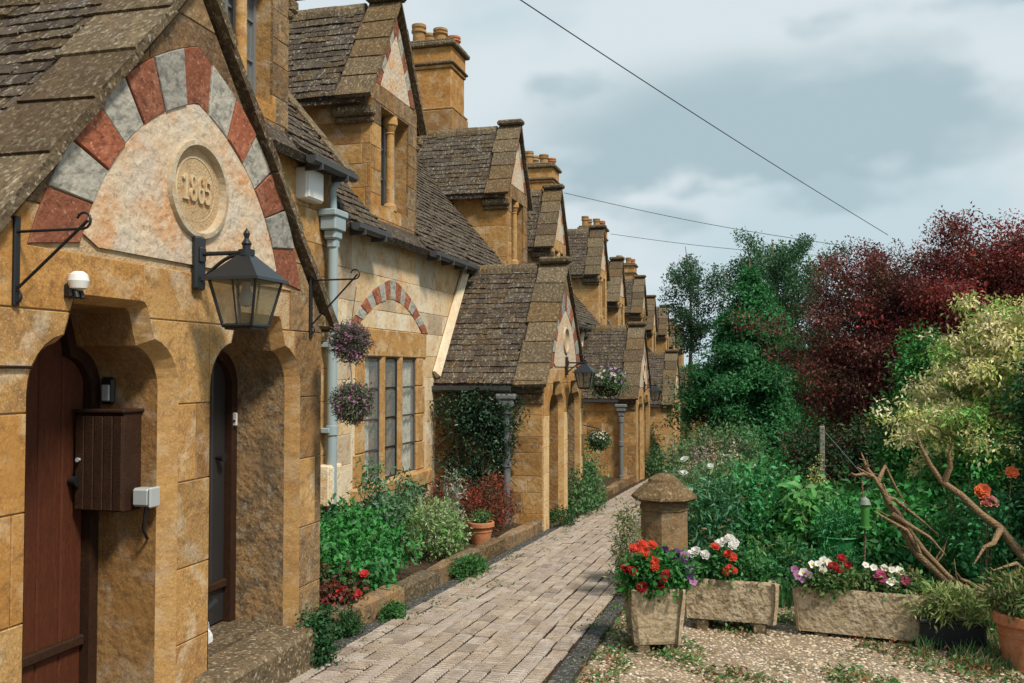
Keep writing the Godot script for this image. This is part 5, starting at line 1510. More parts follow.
func garden() -> void:
	# gate pillar with a moulded domed cap
	var t := thing("stone_pillar", "round ochre stone pillar with a mossy conical cap beside the path", "pillar", V(-0.8, G(8.1), 8.1))
	var mb := MB.new()
	mb.lathe(Vector3.ZERO, [[0.24, -0.05], [0.24, 0.1], [0.205, 0.14], [0.2, 0.68], [0.2, 0.72], [0.21, 0.73], [0.21, 0.76], [0.2, 0.77], [0.2, 0.8]], 8, true)
	put(mb, "shaft", M.old[2], t)
	mb = MB.new()
	mb.lathe(Vector3(0, 0.8, 0), [[0.2, 0.0], [0.262, 0.012], [0.285, 0.03], [0.28, 0.048], [0.21, 0.115], [0.14, 0.165], [0.13, 0.19], [0.06, 0.232], [0.0, 0.24]], 8, true)
	put(mb, "cap", M.coping[3], t)
	var leafa := cluster(10, 0.05, 0.026, 0.06, 201)
	var leafb := cluster(16, 0.06, 0.03, 0.12, 202)
	var leafc := cluster(12, 0.06, 0.014, 0.07, 203)
	mix_mesh = leafc
	var greens := [Color(0.035, 0.13, 0.04), Color(0.05, 0.17, 0.05), Color(0.025, 0.09, 0.03)]
	# troughs
	var defs := [
		["tall square trough in front of the pillar, its red flowers spilling over", V(-0.68, G(6.15), 6.17), Vector3(0.36, 0.36, 0.36), 0.32, 0.84, 0.06],
		["long pale trough just behind the tall square one, with white and red flowers", V(-0.2, G(6.85), 6.95), Vector3(0.68, 0.29, 0.36), -0.05, 0.95, 0.08],
		["long brown trough with white and magenta flowers near the fallen branches", V(0.7, G(6.85), 6.98), Vector3(0.93, 0.31, 0.38), -0.12, 0.95, 0.03]]
	var tops := []
	for q in defs:
		trough(q[0], q[1], q[2], q[3], q[4], q[5])
		tops.append(q[1] + Vector3(0, q[2].y + q[5] - 0.04, 0))
	var white := petal_mat(Color(0.7, 0.7, 0.68)); var red := petal_mat(Color(0.6, 0.06, 0.03)); var crimson := petal_mat(Color(0.35, 0.015, 0.02)); var purple := petal_mat(Color(0.07, 0.025, 0.12)); var magenta := petal_mat(Color(0.3, 0.03, 0.12)); var mauve := petal_mat(Color(0.3, 0.14, 0.3))
	var pansy := bloom(5, 0.033, 0.18, Color(0.9, 0.6, 0.1), 11); var head := bloom(7, 0.036, 0.3, Color(0.6, 0.1, 0.05), 12, 3)
	var plant := func(called, label, at, rad, h, n, pal, seed_): return bush(called, label, "flowers", at, [[Vector3(0, h * 0.5, 0), Vector3(rad.x, h * 0.55, rad.y)]], n, leafa, M.leaf, pal, [0.7, 1.1], seed_)
	t = plant.call("red_pelargonium", "red and dark red pelargoniums filling the tall square trough", tops[0], Vector2(0.2, 0.19), 0.22, 520, [Color(0.03, 0.15, 0.03), Color(0.05, 0.2, 0.05), Color(0.02, 0.09, 0.02)], 211)
	flowers(t, [Vector3(-0.1, 0.28, 0.05), Vector3(-0.07, 0.3, 0.02), Vector3(-0.13, 0.27, 0.0), Vector3(-0.05, 0.26, 0.06), Vector3(-0.02, 0.24, 0.08), Vector3(0.02, 0.21, 0.12), Vector3(-0.01, 0.29, -0.03), Vector3(0.03, 0.18, 0.15)], head, red, 1)
	flowers(t, [Vector3(-0.15, 0.14, 0.14), Vector3(-0.12, 0.15, 0.15), Vector3(-0.17, 0.16, 0.12), Vector3(0.08, 0.12, 0.17), Vector3(0.1, 0.15, 0.16), Vector3(0.06, 0.07, 0.18), Vector3(-0.05, 0.06, 0.19)], head, crimson, 2)
	t = plant.call("purple_petunia", "dark purple petunias at the corner of the tall square trough", tops[0] + Vector3(0.14, 0.06, -0.06), Vector2(0.1, 0.12), 0.16, 110, greens, 214)
	flowers(t, [Vector3(-0.04, 0.17, 0.05), Vector3(0.0, 0.15, 0.08), Vector3(0.04, 0.14, 0.07), Vector3(0.08, 0.11, 0.06), Vector3(0.02, 0.19, 0.02), Vector3(-0.07, 0.2, 0.02), Vector3(0.07, 0.07, 0.1), Vector3(0.1, 0.05, 0.08), Vector3(-0.02, 0.11, 0.12)], pansy, purple, 3)
	flowers(t, [Vector3(0.1, 0.1, 0.03), Vector3(0.06, 0.17, 0.03), Vector3(0.12, 0.02, 0.1)], pansy, mauve, 4)
	t = plant.call("white_snapdragon", "white and red bedding flowers in the long pale trough", tops[1] + Vector3(-0.08, 0, 0), Vector2(0.24, 0.15), 0.22, 330, greens, 216)
	flowers(t, [Vector3(-0.2, 0.2, 0.1), Vector3(-0.17, 0.22, 0.08), Vector3(-0.1, 0.2, 0.1), Vector3(0.03, 0.3, 0.05), Vector3(0.07, 0.31, 0.02), Vector3(0.0, 0.28, 0.06), Vector3(0.11, 0.29, 0.04), Vector3(0.09, 0.27, 0.07)], head, white, 5)
	flowers(t, [Vector3(-0.03, 0.26, 0.09), Vector3(0.06, 0.22, 0.12), Vector3(0.09, 0.2, 0.12), Vector3(0.07, 0.13, 0.15), Vector3(0.1, 0.11, 0.15), Vector3(0.05, 0.1, 0.15)], head, red, 6)
	plant.call("trough_seedlings", "plain green seedlings at the far end of the long pale trough", tops[1] + Vector3(0.2, 0, 0), Vector2(0.13, 0.14), 0.14, 130, greens, 218)
	t = plant.call("white_pansy", "white and pink pansies at the pillar end of the long brown trough", tops[2] + Vector3(-0.24, 0, 0.02), Vector2(0.19, 0.15), 0.17, 300, [Color(0.05, 0.14, 0.04), Color(0.1, 0.17, 0.06), Color(0.14, 0.15, 0.07)], 220)
	flowers(t, [Vector3(-0.06, 0.2, 0.06), Vector3(-0.02, 0.22, 0.03), Vector3(-0.1, 0.19, 0.05), Vector3(-0.03, 0.17, 0.1), Vector3(0.01, 0.21, 0.05), Vector3(-0.16, 0.14, 0.1)], pansy, white, 7)
	flowers(t, [Vector3(0.04, 0.19, 0.08), Vector3(0.1, 0.24, 0.03), Vector3(0.14, 0.2, 0.06), Vector3(0.07, 0.17, 0.1)], head, crimson, 8)
	flowers(t, [Vector3(-0.13, 0.13, 0.12), Vector3(-0.2, 0.12, 0.1), Vector3(-0.17, 0.1, 0.13), Vector3(-0.22, 0.15, 0.04)], pansy, mauve, 9)
	t = plant.call("magenta_pansy", "white and magenta pansies at the branch end of the long brown trough", tops[2] + Vector3(0.17, 0, 0), Vector2(0.23, 0.15), 0.15, 300, [Color(0.05, 0.14, 0.04), Color(0.12, 0.17, 0.07), Color(0.16, 0.14, 0.07)], 223)
	flowers(t, [Vector3(-0.15, 0.2, 0.04), Vector3(-0.1, 0.19, 0.06), Vector3(-0.03, 0.19, 0.05), Vector3(0.02, 0.18, 0.06), Vector3(0.0, 0.11, 0.13), Vector3(0.03, 0.12, 0.12), Vector3(0.07, 0.17, 0.04)], pansy, white, 10)
	flowers(t, [Vector3(-0.08, 0.14, 0.12), Vector3(-0.05, 0.13, 0.13), Vector3(-0.06, 0.16, 0.1), Vector3(0.1, 0.12, 0.1)], pansy, magenta, 11)
	# right-hand pots
	var p := pot("terracotta_tub", "weathered terracotta tub of straggly plants beside the black planter", V(1.6, G(6.4), 6.42), 0.13, 0.175, 0.34)
	foliage(p, [[Vector3(0, 0.42, 0), Vector3(0.2, 0.1, 0.2)]], 170, leafc, M.leaf, [Color(0.08, 0.14, 0.05), Color(0.14, 0.14, 0.06)], [0.7, 1.2], 230)
	t = thing("black_planter", "black plastic planter of pale grass beside the terracotta tub", "planter", V(1.24, G(6.75), 6.8))
	mb = MB.new(); mb.box(Vector3(0, 0.1, 0), Vector3(0.4, 0.2, 0.2), 0.015); put(mb, "box", M.iron, t)
	mb = MB.new(); mb.box(Vector3(0, 0.19, 0), Vector3(0.43, 0.03, 0.23), 0.008); put(mb, "rim", M.iron, t)
	foliage(t, [[Vector3(0, 0.27, 0), Vector3(0.22, 0.09, 0.12)]], 260, leafc, M.softleaf, [Color(0.3, 0.34, 0.14), Color(0.38, 0.4, 0.2), Color(0.2, 0.28, 0.1)], [0.8, 1.2], 232)
	# shrubs behind the troughs
	var deep := [Color(0.035, 0.16, 0.06), Color(0.05, 0.23, 0.085), Color(0.075, 0.29, 0.11)]
	bush("green_shrub", "dense green shrub between the pillar and the green tub", "shrub", V(-0.08, G(9.7), 9.7), [[Vector3(0, 0.35, 0), Vector3(0.45, 0.42, 0.5)], [Vector3(-0.1, 0.6, 0.1), Vector3(0.36, 0.34, 0.4)], [Vector3(0.1, 0.72, -0.3), Vector3(0.4, 0.32, 0.45)]], 1000, leafb, M.leaf, deep, [0.6, 1.25], 240, 0.36)
	bush("broad_leaved_shrub", "broad-leaved yellowish green shrub beside the green tub", "shrub", V(0.42, G(9.4), 9.45), [[Vector3(0, 0.3, 0), Vector3(0.28, 0.34, 0.35)], [Vector3(-0.05, 0.62, -0.1), Vector3(0.24, 0.25, 0.3)], [Vector3(0.2, 0.5, -0.3), Vector3(0.25, 0.3, 0.3)]], 260, cluster(9, 0.12, 0.06, 0.13, 206), M.leaf, [Color(0.06, 0.24, 0.07), Color(0.09, 0.3, 0.08), Color(0.12, 0.3, 0.1)], [0.6, 1.2], 243, 0.3)
	bush("feathery_shrub", "feathery blue-green shrub just behind the stone pillar", "shrub", V(-0.5, G(9.4), 9.3), [[Vector3(0, 0.35, 0), Vector3(0.24, 0.4, 0.4)], [Vector3(0.1, 0.65, 0), Vector3(0.2, 0.25, 0.3)]], 420, leafc, M.leaf, [Color(0.05, 0.17, 0.09), Color(0.08, 0.22, 0.12), Color(0.12, 0.25, 0.15)], [0.8, 1.7], 244, 0.3, "", 0.8)
	bush("low_shrub", "low dark shrub tucked behind the long pale trough", "shrub", V(0.05, G(8.3), 8.35), [[Vector3(0, 0.16, 0), Vector3(0.4, 0.2, 0.3)], [Vector3(0.25, 0.24, -0.1), Vector3(0.2, 0.2, 0.25)]], 420, leafa, M.leaf, [Color(0.025, 0.12, 0.045), Color(0.035, 0.16, 0.06)], [0.7, 1.3], 245, 0.3)
	t = bush("cow_parsley", "tall white-flowered umbellifers behind the stone pillar", "plant", V(-0.55, G(10.5), 10.5), [[Vector3(0, 0.5, 0), Vector3(0.4, 0.5, 0.5)], [Vector3(0.25, 0.75, 0.1), Vector3(0.3, 0.35, 0.3)]], 480, leafc, M.leaf, [Color(0.06, 0.14, 0.06), Color(0.09, 0.18, 0.08)], [0.8, 1.3], 242, 0.25)
	var r := RandomNumberGenerator.new(); r.seed = 77
	var um := []
	for i in 26: um.append(Vector3(r.randf_range(-0.35, 0.5), r.randf_range(0.65, 1.15), r.randf_range(-0.1, 0.5)))
	flowers(t, um, bloom(8, 0.05, 0.1, Color(0.5, 0.55, 0.4), 15, 2), petal_mat(Color(0.5, 0.55, 0.5)), 12, Vector3(0, 1, 0.3))
	bush("edge_plant", "straggly plant with pale flowers overhanging the path edge by the pillar", "plant", V(-1.06, G(7.9), 7.85), [[Vector3(0, 0.2, 0), Vector3(0.13, 0.2, 0.35)], [Vector3(0, 0.55, 0.25), Vector3(0.1, 0.3, 0.15)]], 150, leafc, M.softleaf, [Color(0.13, 0.15, 0.07), Color(0.2, 0.19, 0.1), Color(0.08, 0.12, 0.05)], [0.6, 1.0], 246, 0.1)
	bush("edge_plant", "thin tall weeds at the path edge beyond the pillar", "plant", V(-1.06, G(9.6), 9.6), [[Vector3(0, 0.35, 0), Vector3(0.18, 0.35, 0.7)], [Vector3(0, 0.4, -1.4), Vector3(0.16, 0.4, 0.7)]], 240, leafc, M.softleaf, [Color(0.12, 0.16, 0.07), Color(0.17, 0.19, 0.1), Color(0.06, 0.12, 0.05)], [0.7, 1.1], 247, 0.2)
	bush("edge_plant", "leafy plants spilling over the path edge far beyond the pillar", "plant", V(-1.2, G(14), 14), [[Vector3(0, 0.25, 0), Vector3(0.25, 0.28, 1.0)], [Vector3(-0.05, 0.3, -2.2), Vector3(0.3, 0.35, 1.2)], [Vector3(-0.1, 0.35, -5.0), Vector3(0.35, 0.4, 1.6)]], 480, leafb, M.leaf, [Color(0.06, 0.18, 0.06), Color(0.1, 0.22, 0.08), Color(0.14, 0.2, 0.1)], [0.8, 1.4], 248, 0.25)
	# further planting of the long border
	var zones := [[V(-0.6, 0, 13.0), Vector3(0.7, 0.55, 1.3), "mid-green mixed border behind the white umbellifers", [Color(0.06, 0.15, 0.07), Color(0.1, 0.2, 0.1), Color(0.16, 0.2, 0.13)]],
		[V(-0.9, 0, 16.5), Vector3(0.6, 0.7, 1.6), "pinkish tall border plants farther along the path", [Color(0.1, 0.14, 0.08), Color(0.2, 0.17, 0.14), Color(0.08, 0.16, 0.07)]],
		[V(0.5, 0, 12.5), Vector3(0.9, 0.4, 1.2), "bright green low planting around the wooden post", [Color(0.055, 0.22, 0.08), Color(0.07, 0.28, 0.1), Color(0.045, 0.16, 0.06)]],
		[V(1.25, 0, 9.6), Vector3(0.55, 0.5, 0.8), "green shrub behind the fallen branches", [Color(0.045, 0.2, 0.06), Color(0.06, 0.27, 0.075), Color(0.035, 0.14, 0.045)]],
		[V(2.05, 0, 8.7), Vector3(0.6, 0.62, 0.7), "rose bush foliage behind the upright branches", [Color(0.04, 0.16, 0.05), Color(0.06, 0.22, 0.07), Color(0.045, 0.13, 0.05)]],
		[V(-0.7, 0, 21.0), Vector3(0.8, 0.8, 2.5), "far border shrubs below the dark conifer", [Color(0.05, 0.14, 0.06), Color(0.1, 0.2, 0.1)]]]
	for i in zones.size():
		var z = zones[i]
		var at: Vector3 = z[0]; at.y = G(-at.z)
		var s: Vector3 = z[1]
		bush("border_shrub", z[2], "shrub", at, [[Vector3(0, s.y * 0.7, 0), s], [Vector3(-s.x * 0.5, s.y, s.z * 0.3), s * 0.6], [Vector3(s.x * 0.5, s.y * 1.1, -s.z * 0.3), s * 0.6], [Vector3(0.1, s.y * 0.4, s.z * 0.6), s * 0.55]], 900, leafb if i % 2 else leafa, M.leaf, z[3], [0.8, 1.6], 250 + i, 0.34)
	# tall flower spikes standing in the border
	var spikes := [[-0.72, 11.6, 1.25, "tall mullein-like spike with pinkish buds behind the pillar"], [-0.35, 12.2, 1.2, "tall pale green flower spike among the umbellifers"], [0.1, 11.9, 1.05, "slender leafy spike at the back of the dense green shrub"], [0.62, 10.9, 1.1, "tall yellowish spike near the wooden post"], [-0.9, 14.2, 1.3, "tall grey-pink spike farther down the border"]]
	for i in spikes.size():
		var q = spikes[i]
		t = thing("flower_spike", q[3], "plant", V(q[0], G(q[1]), q[1]), "tall spikes in the border")
		mb = MB.new()
		var lobes := []
		for s in 3:
			var hh: float = q[2] * r.randf_range(0.75, 1.05); var ox := r.randf_range(-0.16, 0.16); var oz := r.randf_range(-0.16, 0.16)
			mb.tube([Vector3(ox * 0.5, 0, oz * 0.5), Vector3(ox, hh * 0.6, oz), Vector3(ox * 1.2, hh, oz)], [0.01, 0.008, 0.003], 5)
			lobes.append([Vector3(ox * 1.1, hh * 0.8, oz), Vector3(0.035, hh * 0.22, 0.035)])
		put(mb, "stems", M.bark, t)
		foliage(t, [[Vector3(0, q[2] * 0.3, 0), Vector3(0.2, q[2] * 0.3, 0.2)]], 90, leafc, M.leaf, [Color(0.08, 0.18, 0.08), Color(0.12, 0.22, 0.12)], [1.0, 1.8], 600 + i, 0.2, "foliage", 0.7)
		foliage(t, lobes, 110, cluster(6, 0.02, 0.016, 0.025, 610 + i), M.petal, [[Color(0.36, 0.22, 0.2), Color(0.22, 0.2, 0.12)], [Color(0.3, 0.36, 0.2), Color(0.4, 0.42, 0.28)], [Color(0.2, 0.28, 0.12)], [Color(0.42, 0.38, 0.14), Color(0.24, 0.28, 0.1)], [Color(0.36, 0.28, 0.28)]][i], [0.9, 1.5], 620 + i, 0.0, "blossom", 0.2)
	# roses
	t = thing("rose_spray", "orange and pink roses on thin stems above the branches", "roses", V(1.64, G(7.75), 7.75))
	mb = MB.new()
	var hips := [Vector3(0.0, 1.0, 0.05), Vector3(0.03, 0.94, 0.08), Vector3(-0.03, 0.97, 0.06), Vector3(0.06, 0.92, 0.07), Vector3(0.01, 0.9, 0.1), Vector3(0.2, 1.14, 0.05)]
	for q in hips: mb.tube([Vector3(q.x * 0.4, 0, 0), q * Vector3(0.8, 0.6, 1), q], [0.006, 0.005, 0.003], 5)
	put(mb, "stems", M.bark, t)
	flowers(t, [hips[0], hips[2], hips[5]], bloom(7, 0.055, 0.4, Color(0.7, 0.2, 0.1), 21, 3), petal_mat(Color(0.78, 0.17, 0.06)), 1)
	flowers(t, [hips[1], hips[3], hips[4]], bloom(7, 0.05, 0.4, Color(0.7, 0.3, 0.25), 22, 3), petal_mat(Color(0.85, 0.36, 0.3)), 2)
	foliage(t, [[Vector3(0.05, 0.6, 0), Vector3(0.25, 0.4, 0.15)]], 130, leafa, M.leaf, deep, [0.8, 1.2], 270)
	# wooden post and wire
	t = thing("garden_post", "thin grey wooden post standing in the border", "post", V(0.82, G(13), 13.0))
	mb = MB.new(); mb.box(Vector3(0, 0.68, 0), Vector3(0.065, 1.5, 0.065), 0.008); put(mb, "post", M.greystone2, t)
	mb = MB.new(); mb.tube([Vector3(0, 1.4, 0), Vector3(0.4, 0.9, 1.2), Vector3(0.7, 0.4, 2.4)], [0.004, 0.004, 0.004], 5); put(mb, "guy_wire", M.greypaint, t)
	# bird feeder hung from a stick, green tub
	t = thing("bird_feeder", "small green tube bird feeder hanging by the fallen branch", "bird feeder", V(0.86, G(8.5), 8.5))
	mb = MB.new(); mb.tube([Vector3(0.0, 0, 0), Vector3(0.02, 0.5, 0), Vector3(0.0, 1.0, 0), Vector3(0.02, 1.02, 0)], [0.01, 0.009, 0.007, 0.004], 6); put(mb, "stick", M.bark, t)
	mb = MB.new(); mb.lathe(Vector3(0.02, 0.6, 0.03), [[0.055, 0], [0.055, 0.01], [0.035, 0.012], [0.035, 0.2]], 12); put(mb, "tube", plain(Color(0.05, 0.22, 0.04), 0.5), t)
	mb = MB.new(); mb.lathe(Vector3(0.02, 0.8, 0.03), [[0.05, 0.0], [0.035, 0.04], [0.01, 0.06], [0.0, 0.07]], 12); put(mb, "lid", plain(Color(0.2, 0.24, 0.2), 0.5), t)
	t = thing("green_tub", "green plastic tub half hidden among the plants", "tub", V(0.7, G(9.0), 9.0))
	mb = MB.new(); mb.lathe(Vector3.ZERO, [[0, 0], [0.12, 0], [0.17, 0.44], [0.19, 0.455], [0.18, 0.465], [0.165, 0.45], [0.15, 0.3]], 24); put(mb, "tub", plain(Color(0.02, 0.18, 0.055), 0.5), t)
	foliage(t, [[Vector3(0, 0.55, 0), Vector3(0.18, 0.14, 0.18)], [Vector3(0.05, 0.25, 0.22), Vector3(0.2, 0.14, 0.1)]], 170, leafc, M.leaf, deep, [0.8, 1.2], 272)
	# fallen branches
	t = thing("dead_branch", "bleached forked dead branch rising from the grass beside the brown trough", "branch", V(1.5, G(7.6), 7.6))
	var o := t.position
	mb = MB.new()
	var main := [[2.3, 0.02, 7.5], [1.95, 0.04, 7.58], [1.75, 0.0, 7.6], [1.56, -0.05, 7.6], [1.46, -0.03, 7.6], [1.38, 0.02, 7.62], [1.27, 0.12, 7.63], [1.17, 0.21, 7.65], [1.09, 0.36, 7.7], [1.05, 0.47, 7.72], [0.98, 0.58, 7.75], [0.92, 0.71, 7.76], [0.83, 0.84, 7.8], [0.79, 0.96, 7.84]]
	mb.tube(rel(main, o), [0.046, 0.046, 0.042, 0.044, 0.046, 0.038, 0.033, 0.03, 0.03, 0.028, 0.025, 0.02, 0.013, 0.005], 9)
	put(mb, "limb", M.dead, t)
	mb = MB.new()
	var second := []
	for q in main.slice(3, 12): second.append([q[0] + 0.03 * sin(q[0] * 17.0) + 0.02, q[1] + 0.035 + 0.015 * cos(q[0] * 23.0), q[2] - 0.02])
	mb.tube(rel(second, o), [0.014, 0.02, 0.019, 0.018, 0.017, 0.016, 0.014, 0.011, 0.005], 8)
	put(mb, "limb", M.dead, t)
	for q in [[[0.98, 0.58, 7.7], [0.93, 0.68, 7.7], [0.86, 0.79, 7.68], [0.74, 0.86, 7.66]], [[1.2, 0.2, 7.65], [1.08, 0.4, 7.6], [0.95, 0.48, 7.52], [0.84, 0.55, 7.48]], [[1.0, 0.5, 7.7], [1.13, 0.42, 7.62], [1.24, 0.36, 7.55], [1.34, 0.24, 7.5]], [[1.58, -0.02, 7.6], [1.49, 0.05, 7.5], [1.43, 0.08, 7.46], [1.4, 0.13, 7.44]], [[0.95, 0.62, 7.74], [1.03, 0.6, 7.85], [1.25, 0.42, 7.95], [1.38, 0.3, 8.0]], [[0.9, 0.73, 7.76], [0.96, 0.86, 7.8], [1.04, 0.7, 7.86], [1.12, 0.56, 7.9]], [[0.87, 0.78, 7.78], [0.8, 0.8, 7.76], [0.74, 0.79, 7.74], [0.7, 0.81, 7.72]]]:
		mb = MB.new(); mb.tube(rel(q, o), [0.022, 0.016, 0.011, 0.004], 7); put(mb, "side_branch", M.dead, t)
	for i in 16:
		var q: Array = main[4 + i % 9]
		var p0 := V(q[0], q[1], q[2]) - o
		var dv := Vector3(r.randf_range(-0.9, 0.9), r.randf_range(0.1, 0.9), r.randf_range(-0.6, 0.6)).normalized() * r.randf_range(0.1, 0.3)
		mb = MB.new(); mb.tube([p0, p0 + dv * 0.5 + Vector3(r.randfn(), r.randfn(), r.randfn()) * 0.02, p0 + dv], [0.009, 0.006, 0.002], 5); put(mb, "twig", M.dead, t)
	t = thing("dead_branch", "single crooked dead branch leaning up beside the orange roses", "branch", V(1.95, G(7.5), 7.5))
	o = t.position
	mb = MB.new()
	mb.tube(nearer(rel([[2.3, -0.33, 7.9], [2.1, -0.05, 8.0], [1.98, 0.14, 8.0], [1.84, 0.27, 8.0], [1.7, 0.46, 8.02], [1.56, 0.56, 8.0], [1.42, 0.7, 8.0], [1.28, 0.8, 8.02], [1.2, 0.92, 8.0], [1.13, 1.06, 8.0], [1.09, 1.2, 8.0]], o), 0.5), [0.05, 0.046, 0.04, 0.034, 0.028, 0.027, 0.024, 0.022, 0.017, 0.012, 0.004], 8)
	put(mb, "limb", M.dead, t)
	for q in [[[1.85, 0.28, 8.0], [1.93, 0.46, 7.9], [1.98, 0.58, 7.85], [2.1, 0.85, 7.8]], [[2.05, 0.05, 8.0], [1.82, 0.17, 7.7], [1.7, 0.28, 7.6], [1.52, 0.24, 7.5]], [[1.97, 0.52, 7.88], [1.92, 0.64, 7.9], [1.89, 0.7, 7.9], [1.88, 0.78, 7.9]], [[1.7, 0.46, 8.0], [1.62, 0.36, 7.9], [1.55, 0.34, 7.86], [1.46, 0.22, 7.8]], [[1.3, 0.8, 8.02], [1.34, 0.92, 7.98], [1.33, 1.02, 7.97], [1.36, 1.1, 7.95]]]:
		mb = MB.new(); mb.tube(nearer(rel(q, o), 0.5), [0.026, 0.02, 0.013, 0.005], 7); put(mb, "side_branch", M.dead, t)
	# grass, gravel and weeds: nobody could count them
	var bl := MB.new()
	r.seed = 99
	for i in 14:
		var a := r.randf() * TAU; var h := r.randf_range(0.6, 1.2)
		var b := Vector3(r.randfn(), 0, r.randfn()) * 0.22; var dirv := Vector3(cos(a), 0, sin(a))
		var g := r.randf_range(0.7, 1.1); bl.tint = Color(g, g, g)
		var sd := Vector3(-dirv.z, 0, dirv.x) * 0.03
		var m := b + Vector3.UP * h * 0.6 + dirv * h * 0.15; var tip := b + Vector3.UP * h * 0.9 + dirv * h * 0.5
		bl.quad(b - sd, b + sd, m + sd * 0.7, m - sd * 0.7, -dirv + Vector3.UP); bl.tri(m - sd * 0.7, m + sd * 0.7, tip, (Vector3.UP - dirv * 0.5).normalized())
	var blades := bl.mesh()
	var at := []; var cols := []
	for i in 5200:
		var d := r.randf_range(7.2, 15.0); var x := r.randf_range(-0.95, 5.0)
		if d < 7.6 and x < 1.1: continue
		at.append(Transform3D(Basis(Vector3.UP, r.randf() * TAU).scaled(Vector3.ONE * r.randf_range(0.1, 0.26)), V(x, G(d), d))); cols.append(shade(r, [Color(0.03, 0.11, 0.035), Color(0.05, 0.15, 0.05), Color(0.07, 0.16, 0.05)]))
	for i in 500:
		var d := r.randf_range(6.2, 7.6); var x := r.randf_range(1.0, 3.2)
		at.append(Transform3D(Basis(Vector3.UP, r.randf() * TAU).scaled(Vector3.ONE * r.randf_range(0.05, 0.14)), V(x, G(d), d))); cols.append(shade(r, [Color(0.04, 0.12, 0.045), Color(0.06, 0.14, 0.05), Color(0.13, 0.13, 0.06), Color(0.16, 0.12, 0.06)]))
	meta(many(blades, at, cols, "grass", M.leaf), "green grass growing under the shrubs and fallen branches", "grass", "", "stuff")
	# the wild ground far along is covered too
	at = []; cols = []
	for i in 5000:
		var d := r.randf_range(14, 70); var x := r.randf_range(-0.8, 2 + d * 0.45)
		at.append(Transform3D(spin(r, Vector3.UP, r.randf_range(2.5, 5.5)), V(x, G(d) + r.randf_range(0.0, 0.35), d))); cols.append(shade(r, [Color(0.04, 0.12, 0.045), Color(0.06, 0.17, 0.06), Color(0.03, 0.08, 0.03)]))
	meta(many(leafa, at, cols, "ground_cover", M.leaf), "leafy ground cover spreading through the garden", "ground cover", "", "stuff")
	at = []; cols = []
	var peb := MB.new()
	peb.lathe(Vector3.ZERO, [[0, -0.5], [0.8, -0.3], [1.0, 0.05], [0.75, 0.4], [0.0, 0.55]], 7)
	for i in 20000:
		var d := r.randf_range(4.4, 8.4); var x := r.randf_range(-1.02, 2.6)
		if d > 7.2 and r.randf() < 0.5: continue
		var s := r.randf_range(0.004, 0.013)
		at.append(Transform3D(Basis(Vector3.UP, r.randf() * TAU).scaled(Vector3(s, s * 0.7, s * r.randf_range(0.7, 1.2))), V(x, G(d) + s * 0.2, d))); cols.append(shade(r, [Color(0.44, 0.38, 0.3), Color(0.52, 0.47, 0.39), Color(0.28, 0.23, 0.17), Color(0.2, 0.15, 0.1), Color(0.36, 0.27, 0.18)], 0.35))
	var stone_m := StandardMaterial3D.new(); stone_m.vertex_color_use_as_albedo = true; stone_m.roughness = 0.9
	meta(many(peb.mesh(), at, cols, "gravel", stone_m), "pale gravel strewn over the ground beside the path", "gravel", "", "stuff")
	at = []; cols = []
	for i in 2600:
		var d := r.randf_range(4.6, 7.6); var x := r.randf_range(-1.05, 2.4)
		var f := sin(x * 3.1 + 1.0) * sin(d * 2.7) + 0.6 * sin(x * 7.0 + d * 5.0)
		if f < 0.15 and not (x < -0.8) and not (x > 0.9 and d > 6.1): continue
		at.append(Transform3D(spin(r, Vector3.UP, r.randf_range(0.4, 1.0)), V(x, G(d) + 0.012, d))); cols.append(shade(r, [Color(0.05, 0.14, 0.04), Color(0.08, 0.17, 0.05), Color(0.13, 0.13, 0.05), Color(0.2, 0.09, 0.05)], 0.3))
	for i in 130:
		var d := r.randf_range(4.8, 14.0); var x := -2.56 + absf(r.randfn()) * 0.16 if r.randf() < 0.6 else -1.12 + r.randfn() * 0.05
		at.append(Transform3D(spin(r, Vector3.UP, r.randf_range(0.3, 0.75)), V(x, G(d) + 0.045, d))); cols.append(shade(r, [Color(0.06, 0.14, 0.04), Color(0.1, 0.12, 0.05), Color(0.16, 0.12, 0.06)], 0.3))
	meta(many(leafa, at, cols, "weeds", M.leaf), "low weeds and dry leaves scattered over the gravel", "weeds", "", "stuff")

